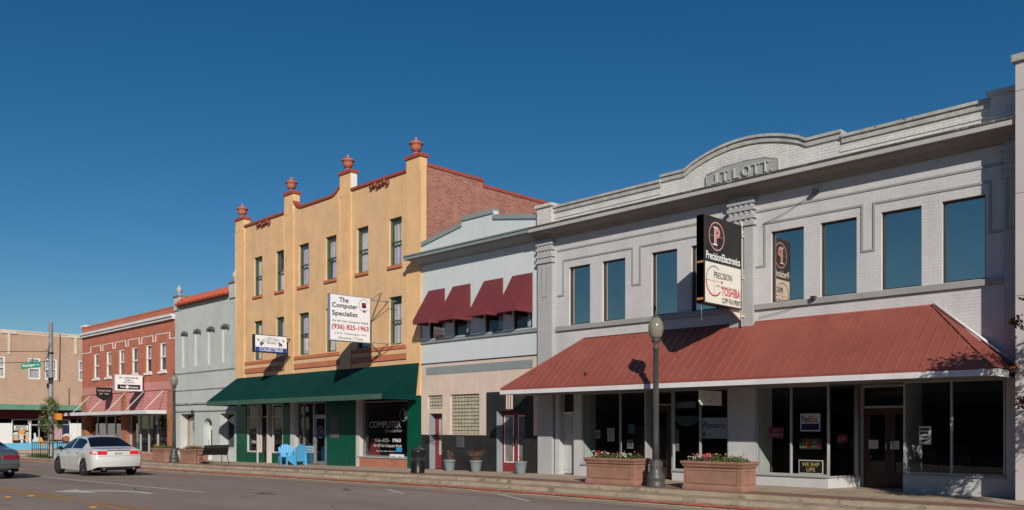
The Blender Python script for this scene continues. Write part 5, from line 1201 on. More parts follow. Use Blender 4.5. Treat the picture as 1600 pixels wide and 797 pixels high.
# ------------------------------------------------------------------ street furniture
def lamp(loc, label):
    T = thing('street_lamp', label, 'street lamp', loc, group='street lamps on the far sidewalk')
    mb = MB(); mb.lathe([(.25, 0), (.25, .06), (.23, .08), (.23, .2), (.24, .22), (.235, .26), (.21, .33), (.17, .42), (.165, .46), (.155, .5), (.155, .66), (.12, .70), (.085, .72)], n=16)
    for k in range(8):
        a = 2*math.pi*k/8; mb.tube((math.cos(a)*.158, math.sin(a)*.158, .46), (math.cos(a)*.158, math.sin(a)*.158, .66), .014, n=5)
    mb.build('base', lamp_metal, T)
    mb = MB(); mb.lathe([(.085, .7), (.078, 1.2), (.060, 3.52), (.09, 3.53), (.09, 3.57), (.06, 3.59), (.055, 3.68), (.11, 3.74), (.12, 3.80)], n=16)
    for k in range(10):
        a = 2*math.pi*k/10; mb.tube((math.cos(a)*.082, math.sin(a)*.082, .75), (math.cos(a)*.060, math.sin(a)*.060, 3.5), .006, n=4)
    mb.build('pole', lamp_metal, T)
    mb = MB(); mb.lathe([(.10, 3.80), (.16, 3.88), (.195, 4.0), (.20, 4.1), (.18, 4.22), (.12, 4.32), (.085, 4.35)], n=24); gl = mb.build('globe', globe_glass, T)
    mb = MB(); mb.lathe([(.03, 3.8), (.035, 4.05), (.02, 4.12)], n=10); mb.build('lamp_bulb', white_paint, gl)
    mb = MB(); mb.lathe([(.09, 4.351), (.09, 4.37), (.05, 4.40), (.03, 4.43), (.045, 4.46), (.03, 4.49), (.004, 4.53)], n=14); mb.build('finial', lamp_metal, T)
    return T
l1 = lamp((-12.83, 18.05, -.03), 'dark acorn-globe street lamp between the two right-hand planters')
l2 = copy_tree(l1); X2 = fx(272, 18.05); l2.location = (X2, 18.05, G(X2, 18.05)); l2['label'] = 'dark acorn-globe street lamp between the two planters in front of the blue-grey building'
def planter(loc, label):
    T = thing('planter', label, 'planter', loc, group='long terracotta planters along the kerb'); L, W, H = 1.6, .66, .70; mb = MB()
    def rect(e, z): return [(-L/2-e, -W/2-e, z), (L/2+e, -W/2-e, z), (L/2+e, W/2+e, z), (-L/2-e, W/2+e, z)]
    lv = [(.03, 0), (.03, .05), (.02, .09), (0, .12), (0, .54), (.02, .56), (.03, .60), (.05, .63), (.065, .65), (.065, .70), (-.05, .70), (-.05, .62)]
    v = []
    for e, z in lv: v += rect(e, z)
    f = [(k*4+i, k*4+(i+1) % 4, (k+1)*4+(i+1) % 4, (k+1)*4+i) for k in range(len(lv)-1) for i in range(4)]+[(3, 2, 1, 0)]
    mb.add(v, f); mb.build('box_body', planter_mat, T, bevel=.004)
    mb = MB(); t = .014
    for s_ in (-1, 1):
        y = s_*(W/2); y0, y1 = sorted((y+s_*.0005, y+s_*t))
        mb.box(-L/2+.09, L/2-.09, y0, y1, .48, .50); mb.box(-L/2+.09, L/2-.09, y0, y1, .16, .18); mb.box(-L/2+.09, -L/2+.11, y0, y1, .1805, .4795); mb.box(L/2-.11, L/2-.09, y0, y1, .1805, .4795)
        x = s_*(L/2); x0, x1 = sorted((x+s_*.0005, x+s_*t))
        mb.box(x0, x1, -W/2+.08, W/2-.08, .48, .50); mb.box(x0, x1, -W/2+.08, W/2-.08, .16, .18); mb.box(x0, x1, -W/2+.08, -W/2+.10, .1805, .4795); mb.box(x0, x1, W/2-.10, W/2-.08, .1805, .4795)
        k = -L/2
        while k < L/2-.02: mb.box(k, k+.022, min(y+s_*.02, y+s_*.045), max(y+s_*.02, y+s_*.045), .565, .605); k += .048
        k = -W/2
        while k < W/2-.02: mb.box(min(x+s_*.02, x+s_*.045), max(x+s_*.02, x+s_*.045), k, k+.022, .565, .605); k += .048
    mb.build('mouldings', planter_mat, T)
    mb = MB(); mb.quad((-L/2+.04, -W/2+.04, .64), (L/2-.04, -W/2+.04, .64), (L/2-.04, W/2-.04, .64), (-L/2+.04, W/2-.04, .64)); mb.flat = True; mb.build('soil', soil_mat, T)
    return T
pl = planter((-14.23, 18.24, -.02), 'long terracotta planter just left of the nearer street lamp')
spots = [((-11.1, 18.24, -.02), 'long terracotta planter just right of the nearer street lamp, nearest the camera'),
         ((-43.4, 18.24, G(-43.4, 18.24)), 'long terracotta planter left of the farther street lamp'),
         ((-40.0, 18.24, G(-40, 18.24)), 'long terracotta planter between the farther street lamp and black bench')]
pls = [pl]
for lc, lb in spots:
    c = copy_tree(pl); c.location = lc; c['label'] = lb; pls.append(c)
fl_m = [mat('petal_white', (.75, .72, .66), .7, 0), mat('petal_red', (.55, .02, .03), .7, 0), mat('petal_pink', (.60, .16, .28), .7, 0), mat('petal_yellow', (.70, .42, .03), .7, 0)]
def flowers(loc, label, seed, weights, n=520):
    rs = random.Random(seed); T = thing('flower_bed', label, 'flowers', (loc[0], loc[1], loc[2]+.64), group='bedding flowers in the planters'); T['kind'] = 'stuff'
    L, W = 1.46, .52
    mb = MB()
    for _ in range(n*3):
        x = rs.uniform(-L/2, L/2); y = rs.uniform(-W/2, W/2); z = rs.uniform(0, .20)*(1-abs(y)/W); a = rs.uniform(0, 6.3); t = rs.uniform(.2, 1.2); s_ = rs.uniform(.012, .028)
        u = Vector((math.cos(a), math.sin(a), 0))*s_; v = Vector((-math.sin(a)*math.cos(t), math.cos(a)*math.cos(t), math.sin(t)))*s_; c = Vector((x, y, z)); mb.quad(c-u, c-v, c+u, c+v)
    mb.flat = True; mb.build('foliage', leaf_g, T)
    for k, wgt in enumerate(weights):
        mb = MB(); cs = [(rs.uniform(-L/2, L/2), rs.uniform(-W/2, W/2)) for _ in range(4)]
        for _ in range(int(wgt*42)):
            c = rs.choice(cs); x = max(-L/2, min(L/2, c[0]+rs.gauss(0, .10))); y = max(-W/2, min(W/2, c[1]+rs.gauss(0, .08))); z = rs.uniform(.09, .24); r = rs.uniform(.010, .020)
            for q in range(5):
                a = q*1.257; mb.add([(x, y, z), (x+r*math.cos(a-.5), y+r*math.sin(a-.5), z+.008), (x+r*1.3*math.cos(a), y+r*1.3*math.sin(a), z+.004), (x+r*math.cos(a+.5), y+r*math.sin(a+.5), z+.008)], [(0, 1, 2, 3)])
            mb.quad((x-r, y, z-r), (x+r, y, z-r), (x+r, y, z+r*.8), (x-r, y, z+r*.8))
        mb.flat = True
        if wgt: mb.build('blossoms', fl_m[k], T)
flowers(pls[0].location, 'white and red bedding flowers in the planter left of the nearer lamp', 1, (1.0, .8, .3, 0))
flowers(pls[1].location, 'pink, white and yellow bedding flowers in the nearest planter', 2, (.8, .6, 1.0, .5))
flowers(pls[2].location, 'yellow bedding flowers in the planter left of the farther lamp', 3, (.1, .1, 0, 1.6))
flowers(pls[3].location, 'red and white bedding flowers in the planter beside the black bench', 4, (.4, 1.2, 0, 0))
# litter bin
tx_, ty_ = fx(653, 18.27), 18.27
T = thing('litter_bin', 'black round litter bin with domed lid in front of the green shopfront pier', 'litter bin', (tx_, ty_, G(tx_, ty_)))
mb = MB(); mb.lathe([(.22, 0), (.23, .03), (.215, .05), (.235, .70), (.25, .73), (.25, .78)], n=28)
for k in range(28): a = 2*math.pi*k/28; mb.tube((math.cos(a)*.222, math.sin(a)*.222, .06), (math.cos(a)*.238, math.sin(a)*.238, .70), .008, n=4)
mb.build('body', black_metal, T)
mb = MB(); mb.lathe([(.25, .781), (.24, .80), (.17, .84), (.10, .86), (.06, .88), (.045, .90), (.06, .92), (.035, .94), (.01, .95)], n=24); mb.build('lid', mat('glossy_black', (.02, .02, .02), .08, 0, coat=1), T)
# pots with dry shrubs
def pot(X, Y, label):
    T = thing('plant_pot', label, 'plant pot', (X, Y, G(X, Y)), group='zinc pots along the dark tiled wall')
    mb = MB(); mb.lathe([(.155, 0), (.16, .02), (.195, .28), (.20, .33), (.215, .34), (.215, .40), (.20, .40), (.19, .34)], n=24); mb.build('tub', galv_pot, T)
    mb = MB(); mb.lathe([(.001, .34), (.19, .345)], n=24); mb.build('soil', soil_mat, T); return T
pp = []
for px, lb in ((702.5, 'zinc pot standing right beside the narrow burgundy door'), (743.5, 'zinc pot with wide dry shrub at the middle of the dark tiled wall'), (813.5, 'zinc pot in front of the burgundy double doors')):
    X = fx(px, 19.8)
    if not pp: t_ = pot(X, 19.8, lb)
    else: t_ = copy_tree(pp[0]); t_.location = (X, 19.8, G(X, 19.8)); t_['label'] = lb
    pp.append(t_)
def shrub(loc, label, n, spread, h, seed):
    rs = random.Random(seed); mb = MB()
    for _ in range(n):
        a = rs.uniform(0, 6.28); k = rs.uniform(.3, 1); p = Vector((loc[0]+rs.uniform(-.06, .06), loc[1]+rs.uniform(-.06, .06), loc[2]+.34)); d = Vector((math.cos(a)*spread*k, math.sin(a)*spread*k*.7, h*rs.uniform(.6, 1)))
        m1 = p+d*.4+Vector((rs.uniform(-.03, .03), 0, .02)); e_ = p+d; mb.tube(p, m1, .006, .005, 4); mb.tube(m1, e_, .005, .003, 4)
        for q in range(2): b_ = m1.lerp(e_, rs.random()); mb.tube(b_, b_+Vector((rs.uniform(-.1, .1), rs.uniform(-.08, .08), rs.uniform(.04, .14))), .004, .002, 4)
    ox = Vector(loc); mb.v = [(x-ox.x, y-ox.y, z-ox.z) for x, y, z in mb.v]; o = mb.build('dry_shrub', twig_mat); o.location = loc; return tag(o, label, 'plant', 'dry shrubs in the zinc pots')
shrub(tuple(pp[0].location), 'upright leafless brown twigs in the pot beside the narrow door', 16, .14, .40, 1)
shrub(tuple(pp[1].location), 'wide spreading leafless brown twigs in the middle pot', 26, .36, .38, 2)
shrub(tuple(pp[2].location), 'few dark dry twigs in the pot at the double doors', 8, .12, .30, 3)
# black metal bench beside the planter, facing along the street
bx, by = -38.25, 18.35
T = thing('bench', 'black metal mesh bench on the sidewalk beside a terracotta planter', 'bench', (bx, by, G(bx, by)))
mb = MB(); W = .62
for k in range(9): xx = -.34+k*.062; mb.box(xx, xx+.045, -W, W, .42, .435)
mb.box(-.36, .24, -W-.001, -W+.03, .40, .419); mb.box(-.36, .24, W-.03, W+.001, .40, .419); mb.build('seat', black_metal, T)
mb = MB()
for k in range(22): yy = -W+.03+k*(2*W-.06)/21; mb.tube((.23, yy, .45), (.42, yy, .86), .014, n=4)
mb.add([(.235, -W, .45), (.235, W, .45), (.42, W, .86), (.42, -W, .86), (.241, -W, .448), (.241, W, .448), (.426, W, .858), (.426, -W, .858)], [(0, 1, 2, 3), (7, 6, 5, 4), (0, 4, 5, 1), (1, 5, 6, 2), (2, 6, 7, 3), (3, 7, 4, 0)]); mb.tube((.23, -W, .45), (.23, W, .45), .016); mb.tube((.42, -W, .87), (.42, W, .87), .02); mb.build('backrest', black_metal, T)
for s_ in (-1, 1):
    mb = MB(); y = s_*W; mb.path([(-.38, y, .62), (-.34, y, 0)], .017); mb.path([(.20, y, .43), (.34, y, 0)], .017); mb.path([(-.38, y, .62), (.28, y, .64)], .018); mb.build('leg_frame', black_metal, T)
# two light-blue slatted armchairs facing each other
def adirondack(loc, rz, label):
    T = thing('garden_armchair', label, 'chair', loc, rz, group='light blue garden chairs by the green shopfront')
    mb = MB()
    for k in range(6): xx = -.06+k*.080; mb.box(xx, xx+.074, -.27, .27, .24+.022*k, .262+.022*k)
    mb.build('seat', blue_chair, T)
    mb = MB(); n = 6; x0_, z0_, lean = -.05, .16, .13
    for k in range(n):
        u = (k-2.5)/2.5; yy = u*.27; h_ = .93-.13*abs(u)**2.4
        P = [(x0_, yy*.82-.043, z0_), (x0_, yy*.82+.043, z0_), (x0_-lean*.85, yy+.052, h_-.06), (x0_-lean, yy, h_), (x0_-lean*.85, yy-.052, h_-.06)]
        P += [(x-.022, y, z) for x, y, z in P]
        mb.add(P, [(0, 1, 2, 3, 4), (9, 8, 7, 6, 5), (0, 5, 6, 1), (1, 6, 7, 2), (2, 7, 8, 3), (3, 8, 9, 4), (4, 9, 5, 0)])
    mb.build('backrest', blue_chair, T)
    for s_ in (-1, 1):
        mb = MB(); y0, y1 = s_*.34-.055, s_*.34+.055; mb.box(-.16, .44, y0, y1, .52, .545); mb.build('armrest', blue_chair, T)
        y0, y1 = sorted((s_*.285, s_*.315)); mb = MB(); mb.box(.34, .43, y0, y1, 0, .519); mb.build('leg', blue_chair, T)
        mb = MB(); P = [(-.24, y0, 0), (-.12, y0, 0), (.339, y0, .22), (.339, y0, .36), (-.10, y0, .519), (-.19, y0, .519)]; P += [(x, y1, z) for x, y, z in P]
        mb.add(P, [(0, 1, 2, 3, 4, 5), (11, 10, 9, 8, 7, 6)]+[(i, i+6, (i+1) % 6+6, (i+1) % 6) for i in range(6)]); mb.build('side_panel', blue_chair, T)
    return T
X = fx(449, 19.8); adirondack((X-.1, 19.8, G(X, 19.8)), R(-20), 'light blue slatted garden armchair on the left of the pair')
X = fx(464, 19.75); adirondack((X+.1, 19.75, G(X, 19.75)), R(190), 'light blue slatted garden armchair on the right, its back to the door')
# steel pole with street-name sign and pedestrian signal
px_, py_ = fx(79.5, 17.3), 17.3; pz_ = G(px_, py_)
T = thing('signal_pole', 'tall grey steel signal pole at the far street corner', 'pole', (px_, py_, pz_))
mb = MB(); mb.lathe([(.22, 0), (.22, .05), (.17, .08), (.165, .1), (.115, 8.45), (.12, 8.46), (.10, 8.52)], n=16); mb.build('shaft', galv, T)
mb = MB()
for z in (6.5, 4.9): mb.lathe([(.15, z), (.16, z+.02), (.16, z+.10), (.15, z+.12)], n=14)
mb.ring((0, -.17, 6.6), (1, -1, 0), V, .16, .20, n=16); mb.path([(0, -.15, 6.45), (-.25, -.3, 6.0), (-.1, -.3, 5.5), (0, -.15, 5.1)], .02); mb.path([(0, -.15, 6.2), (.2, -.2, 6.9), (.25, -.15, 7.2)], .015); mb.flat = False; mb.build('cable_loops', black_metal, T)
mb = MB(); mb.box(-.09, .06, -.22, -.12, 4.35, 4.65); mb.build('cable_bracket', black_metal, T)
# span wires
Zw = fz(79, 565, 17.3); Zw2 = fz(79, 549, 17.3)
mb = MB()
for z, sg in ((Zw, .4), (Zw2, .2)):
    a = Vector((px_, py_, z)); b = Vector((px_-24, -6, z+.5)); pts = [a.lerp(b, i/14)-Vector((0, 0, sg*4*(i/14)*(1-i/14))) for i in range(15)]; mb.path(pts, .018, 4)
tag(mb.build('span_wires', black_metal), 'two thin span wires running left from the steel signal pole', 'wire')
k = .102; wp = Vector((px_, py_, Zw)).lerp(Vector((px_-24, -6, Zw+.5)), k)
T = thing('street_name_sign', 'tilted green street-name sign reading Washington Ave hanging from the wire', 'sign', (fx(48, 15.8), 15.8, fz(48, 571, 15.8)))
sc = 1.0; mb = MB(); uv = Vector((1, 1, 0)).normalized()*.98+Vector((0, 0, .12)); vv_ = Vector((0, 0, 1)); nn_ = Vector((1, -1, 0)).normalized()
u_ = uv.normalized(); v_ = (vv_-u_*vv_.dot(u_)).normalized(); hw, hh = .60, .17
P = [u_*a*hw+v_*b*hh+nn_*c for c in (0, -.02) for a, b in ((-1, -1), (1, -1), (1, 1), (-1, 1))]
mb.add(P, [(0, 1, 2, 3), (7, 6, 5, 4), (0, 4, 5, 1), (1, 5, 6, 2), (2, 6, 7, 3), (3, 7, 4, 0)]); pn = mb.build('blade', mat('sign_green', (.0, .22, .13), .5, .03), T)
mb = MB(); mb.text('Washington', nn_*.006-u_*.13, u_, v_, .78, .21, .01); mb.text('Ave', nn_*.006+u_*.43, u_, v_, .17, .10, .01); mb.build('lettering', ink_white, pn)
mb = MB(); mb.tube(u_*0.1+Vector((0, 0, .15)), u_*0.1+Vector((0, 0, .45)), .02, n=5); mb.build('hanger', black_metal, T)
T = thing('pedestrian_signal', 'orange-yellow pedestrian signal box on the steel pole', 'signal', (fx(91, 17.1), 17.1, fz(91, 656.5, 17.1)))
mb = MB(); mb.box(-.20, .24, -.16, .16, 0, .40); mb.build('housing', mat('signal_orange', (.62, .24, .03), .5, .08), T, bevel=.02)
mb = MB(); mb.box(-.16, .20, -.30, -.161, .36, .40); mb.box(.20, .23, -.30, -.161, .05, .359); mb.build('visor', mat('signal_visor', (.40, .14, .02), .5, .1), T)
mb = MB(); mb.tube((-.19, 0, .2), (-.42, .1, .2), .03, n=6); mb.build('bracket', galv, T)
# young street tree in a railed pit
def leafy(name, label, loc, h, blobs, mats_, nleaf, ls, seed, trunk_r=.03, cat='tree'):
    rs = random.Random(seed); T = thing(name, label, cat, loc); mb = MB()
    top_ = Vector((rs.uniform(-.1, .1), 0, h)); segs = [Vector((0, 0, 0))]
    for i in range(1, 7): segs.append(Vector((rs.uniform(-.05, .05)*i*.4, rs.uniform(-.05, .05)*i*.4, h*.82*i/6)))
    for i in range(6): mb.tube(segs[i], segs[i+1], trunk_r*(1-i*.12), trunk_r*(1-(i+1)*.12), 7)
    for c, r in blobs:
        c = Vector(c); k = max(1, min(5, int(6*max(.15, (c.z-.5)/h)*.9))); st = segs[k]; md = st.lerp(c, .5)+Vector((0, 0, -.05)); mb.tube(st, md, trunk_r*.4, trunk_r*.25, 5); mb.tube(md, c, trunk_r*.25, trunk_r*.12, 5)
        for _ in range(4): d = Vector((rs.uniform(-1, 1), rs.uniform(-1, 1), rs.uniform(-.5, 1)))*r*.8; mb.tube(md.lerp(c, rs.random()), c+d, trunk_r*.14, trunk_r*.05, 4)
    mb.build('trunk', bark, T)
    per = [MB() for _ in mats_]
    tot = sum(r**2 for c, r in blobs)
    for c, r in blobs:
        c = Vector(c)
        for _ in range(int(nleaf*r*r/tot)):
            d = Vector((rs.gauss(0, 1), rs.gauss(0, 1), rs.gauss(0, .8))); d = d.normalized()*r*(rs.random()**.5)*rs.uniform(.5, 1.12); p = c+d
            n_ = Vector((rs.gauss(0, 1), rs.gauss(0, 1), rs.gauss(0, 1)+.6)).normalized(); u = n_.orthogonal().normalized(); q = Matrix.Rotation(rs.uniform(0, 6.28), 3, n_); u = q @ u; v = n_.cross(u); s_ = ls*rs.uniform(.6, 1.3)
            per[rs.choices(range(len(mats_)), [3, 1.3, .7][:len(mats_)])[0]].quad(p-u*s_, p-v*s_*.5, p+u*s_, p+v*s_*.5)
    for m_, b_ in zip(mats_, per): b_.flat = True; b_.build('crown', m_, T)
    return T
ltx, lty = fx(76, 16.95), 17.0; lz = G(ltx, lty)
leafy('street_tree', 'small thin green street tree inside a black railing by the signal pole', (ltx, lty, lz), 3.7,
      [((.0, .1, 3.5), .42), ((.35, .2, 3.2), .40), ((-.35, -.2, 3.1), .34), ((.1, .1, 2.8), .34), ((-.55, -.2, 2.45), .34), ((-.15, 0, 2.2), .26), ((.55, .3, 2.3), .30), ((.65, .4, 2.0), .26), ((-.7, -.3, 2.0), .3), ((.35, .3, 2.55), .2), ((-.25, -.1, 1.8), .25)],
      [mat('young_leaves', (.085, .13, .035), .7, .25, 4), mat('light_leaves', (.15, .19, .06), .7, .2, 4), mat('dark_leaves', (.04, .065, .02), .7, .2, 4)], 2600, .055, 5, .035)
T = thing('tree_railing', 'black metal railing around the small street tree', 'railing', (ltx, lty, lz))
mb = MB()
for i in range(0, 9):
    for yy in (-.55, .9): mb.tube((-1.5+i*.42, yy, 0), (-1.5+i*.42, yy, 1.05 if i % 4 == 0 else .95), .016 if i % 4 else .025, n=5)
for yy in (-.55, .9):
    for z in (.15, .55, .95): mb.tube((-1.5, yy, z), (1.86, yy, z), .016, n=5)
for xx in (-1.5, 1.86):
    for z in (.15, .55, .95): mb.tube((xx, -.55, z), (xx, .9, z), .016, n=5)
mb.build('rails', black_metal, T)
mb = MB(); rs = random.Random(9)
for _ in range(3500):
    x = rs.uniform(ltx-4.5, ltx+2.2); y = rs.uniform(16.95, 17.5); z = G(x, y); a = rs.uniform(0, 6.28); h_ = rs.uniform(.06, .14); s_ = .012
    mb.tri((x-s_*math.cos(a), y-s_*math.sin(a), z), (x+s_*math.cos(a), y+s_*math.sin(a), z), (x+rs.uniform(-.04, .04), y+rs.uniform(-.04, .04), z+h_))
mb.flat = True; tag(mb.build('grass_strip', leaf_g), 'thin strip of green grass at the foot of the railing', 'grass', kind='stuff')
# autumn tree just outside the right edge; its twigs and its shade reach in
leafy('ornamental_tree', 'reddish autumn tree whose twigs enter at the right edge', (-3.0, 17.25, -.02), 4.9,
      [((-.9, .2, 3.6), .55), ((-.3, -.6, 4.2), .6), ((.4, .3, 4.4), .6), ((.9, -.3, 3.6), .6), ((-.6, .9, 3.1), .5), ((-.75, .3, 2.55), .45), ((-.55, 1.1, 2.15), .36), ((.5, .8, 2.8), .5), ((-.1, -.6, 2.6), .5), ((.0, .1, 2.6), .62), ((.4, -.3, 3.0), .6), ((-.2, .5, 3.2), .6), ((.1, .2, 2.0), .45), ((-1.5, .25, 3.45), .13), ((-1.42, .62, 2.0), .20), ((-1.55, .4, 2.62), .10)],
      [leaf_r, leaf_o, leaf_g], 9000, .05, 11, .055)

# ------------------------------------------------------------------ cars
def smooth_keys(keys, xs, k=2):
    v = [ip(x, keys) for x in xs]
    for _ in range(k): v = [v[0]]+[(v[i-1]+2*v[i]+v[i+1])/4 for i in range(1, len(v)-1)]+[v[-1]]
    return v
def make_car(name, label, loc, rz, paint, K, light_m, plate_txt=True, rim_m=None, grey=False):
    T = thing(name, label, 'car', loc, rz)
    L = K['L']; N = 104; xs = [L*i/N for i in range(N+1)]
    Wd = smooth_keys(K['w'], xs, 3); ZT = smooth_keys(K['top'], xs, 5); ZB_ = smooth_keys(K['belt'], xs, 4); zb0 = smooth_keys(K['bot'], xs, 3)
    ax = K['axles']; Ra = .355; za = .325
    def arch(x):
        z = None
        for a in ax:
            if abs(x-a) < Ra: z = za+math.sqrt(Ra*Ra-(x-a)**2)
        return z
    gh = K['gh']
    def sect(i):
        x, W, zt, zbt = xs[i], Wd[i], ZT[i], ZB_[i]; zbt = min(zbt, zt-.015); zb = zb0[i]; a = arch(x)
        if a: zb = max(zb, a)
        k = max(0, min(1, (zt-zbt)/gh)); wr = W*.90+(K['rail']-W*.90)*k**.75; zr = zbt+(zt-zbt)*(.86 if k > .15 else .7)
        P = [(W*.955, zb), (W*.99, zb+(zbt-zb)*.28), (W*1.0, zb+(zbt-zb)*.50), (W*.993, zb+(zbt-zb)*.72), (W*.978, zb+(zbt-zb)*.90), (W*.945, zbt)]
        ws = W*.935; za_ = zbt+.006
        for t in (.06, .35, .65, .90, 1.0): P.append((ws+(wr-ws)*(t**1.15), za_+(zr-za_)*t))
        P += [(wr*.94, zr+(zt-zr)*.42), (wr*.80, zr+(zt-zr)*.72), (wr*.45, zr+(zt-zr)*.95), (0, zt)]
        return P
    def shift(x, z):
        r = ip(z, K['rear'])*max(0, 1-x/.7)**1.3; f = -ip(z, K['nose'])*max(0, 1-(L-x)/.7)**1.3
        return x+r+f
    rows = len(sect(0)); S_ = [sect(i) for i in range(N+1)]
    nr = 2*rows-1
    def vtx(i, j):
        if j < rows: y, z = S_[i][j]
        else: y, z = S_[i][2*rows-2-j]; y = -y
        return (shift(xs[i], z), y, z)
    body_, side_, rear_, front_ = MB(), MB(), MB(), MB()
    V_ = [vtx(i, j) for i in range(N+1) for j in range(nr)]
    def idx(i, j): return i*nr+j
    cls = {id(body_): [], id(side_): [], id(rear_): [], id(front_): []}
    for i in range(N):
        x = (xs[i]+xs[i+1])/2; kk = (ZT[i]-ZB_[i])/gh
        for j in range(nr-1):
            jj = j if j < rows-1 else nr-2-j
            tgt = body_
            if 6 <= jj <= 8 and any(a < x < b for a, b in K['side']) and kk > .22: tgt = side_
            if 10 <= jj and K['rearwin'][0] < x < K['rearwin'][1]: tgt = rear_
            if 10 <= jj and K['screen'][0] < x < K['screen'][1]: tgt = front_
            cls[id(tgt)].append((idx(i, j), idx(i, j+1), idx(i+1, j+1), idx(i+1, j)))
    body_caps = []
    for i in (0, N):
        for j in range(rows-1): body_caps.append((idx(i, j), idx(i, j+1), idx(i, nr-2-j), idx(i, nr-1-j)))
    body_.add(V_, cls[id(body_)]+body_caps, True); bo = body_.build('body', paint, T)
    dark_glass = mat('tinted_car_glass', (.006, .007, .009), .04, 0, spec=.35)
    for b_, nm in ((side_, 'side_window'), (rear_, 'rear_window'), (front_, 'windscreen')):
        fs = cls[id(b_)]; used = sorted({q for f in fs for q in f}); mp = {q: k for k, q in enumerate(used)}; b_.add([V_[q] for q in used], [tuple(mp[q] for q in f) for f in fs], True); b_.build(nm, dark_glass, T)
    # underbody and wheels
    mb = MB(); mb.box(.35, L-.4, -.74, .74, .22, .70); mb.build('underbody', mat('matt_black', (.008, .008, .008), .9, 0), T)
    for a in ax:
        for s_ in (-1, 1):
            y = s_*K['track']/2; mb = MB(); m2 = MB()
            prf = [(.205, -.105), (.30, -.11), (.325, -.08), (.33, 0), (.325, .08), (.30, .11), (.205, .105)]
            m2.lathe(prf, n=28); R3 = [(a+p[0], y+p[2], .325+p[1]) for p in m2.v]; mb.add(R3, m2.f[:-2], True); wh = mb.build('tyre', mat('tyre_rubber', (.014, .014, .014), .8, .1, 8), T)
            mb = MB(); yo = y+s_*.07
            for k in range(K.get('spokes', 10)):
                t = 2*math.pi*k/K.get('spokes', 10); mb.tube((a+.03*math.cos(t), yo+s_*.01, .325+.03*math.sin(t)), (a+.21*math.cos(t), yo+s_*.015, .325+.21*math.sin(t)), .022, .016, 4)
            mb.tube((a, yo-.01, .325), (a, yo+s_*.03, .325), .045, n=12)
            for q in range(28):
                t0 = 2*math.pi*q/28; t1 = 2*math.pi*(q+1)/28
                mb.tube((a+.212*math.cos(t0), yo+s_*.02, .325+.212*math.sin(t0)), (a+.212*math.cos(t1), yo+s_*.02, .325+.212*math.sin(t1)), .012, n=4)
            mb.build('rim', rim_m or galv, wh)
            mb = MB(); m2 = MB(); m2.lathe([(.001, -.02), (.205, -.02)], n=20); mb.add([(a+p[0], y+s_*.02+p[2]*0, .325+p[1]) for p in m2.v], m2.f[:-2]); mb.flat = True
            mb = MB(); mb.tube((a, y-.03, .325), (a, y+.03, .325), .205, n=20); mb.build('brake_disc', mat('dark_steel', (.03, .03, .03), .5, .1), wh)
    def half(x, z):
        i = max(0, min(N, int(round(x/L*N)))); s_ = S_[i]
        for (y0, z0), (y1, z1) in zip(s_, s_[1:]):
            if z0 <= z <= z1: return y0+(y1-y0)*(z-z0)/max(1e-6, z1-z0)
        return s_[0][0] if z < s_[0][1] else s_[-1][0]
    def wrap(zlo, zhi, y_in, x_out, off, nm, m_, side, taper=0):
        pts = []
        for t in (0, .5, 1): pts.append(('r', y_in+(half(0, (zlo+zhi)/2)-y_in)*t))
        for k in range(1, 7): pts.append(('s', x_out*k/6))
        mb = MB(); P = []
        for kind, val in pts:
            for w_, z in ((0, zlo), (1, zhi)):
                if kind == 's': z = z+(taper*val/x_out)*(1 if w_ == 0 else -.2)
                for o_ in (off, -.03):
                    if kind == 'r': P.append((shift(0, z)-o_, side*(val if val < half(0, z) or True else 0), z))
                    else:
                        n_out = .7 if val < .05 else 1.0; P.append((shift(val, z)-(o_*.6 if val < .12 else 0), side*(half(val, z)+o_), z))
        n = len(pts)
        F = []
        for i in range(n-1):
            a = i*4; b = a+4
            F += [(a, b, b+2, a+2), (a+1, a+3, b+3, b+1), (a, a+1, b+1, b), (a+2, b+2, b+3, a+3)]
        F += [(0, 2, 3, 1), ((n-1)*4, (n-1)*4+1, (n-1)*4+3, (n-1)*4+2)]
        mb.add(P, F); return mb.build(nm, m_, T)
    for s_ in (-1, 1): wrap(*K['tail'], .012, 'tail_light', light_m, s_, .03)
    if K.get('tail2'):
        for s_ in (-1, 1): wrap(*K['tail2'], .014, 'lamp_lens', mat('clear_lens', (.55, .42, .42), .15, .1, coat=1), s_, .0)
    zt_ = K['tail'][1]
    mb = MB(); z = K['strip']; mb.box(shift(0, z)-.014, shift(0, z)+.03, -K['tail'][2], K['tail'][2], z-.022, z+.012); mb.build('trim_strip', chrome if not grey else light_m, T)
    zp = K['plate']; mb = MB(); xx = shift(0, zp)-.012; mb.box(xx, xx+.03, -.155, .155, zp-.07, zp+.07); pl_ = mb.build('number_plate', mat('plate_white', (.55, .57, .58), .5, 0), T)
    mb = MB(); mb.text('BRN 4827', (xx-.003, 0, zp), (0, -1, 0), V, .25, .06, .02); mb.build('plate_lettering', ink_navy, pl_)
    mb = MB(); x0 = shift(0, .32)-.008; mb.prism([(x0, .27), (x0+.3, .22), (x0+.3, .42), (x0+.0, .405)], -K['dif'], K['dif']); mb.build('diffuser', mat('matt_black', (.008, .008, .008), .9, 0), T, bevel=.015)
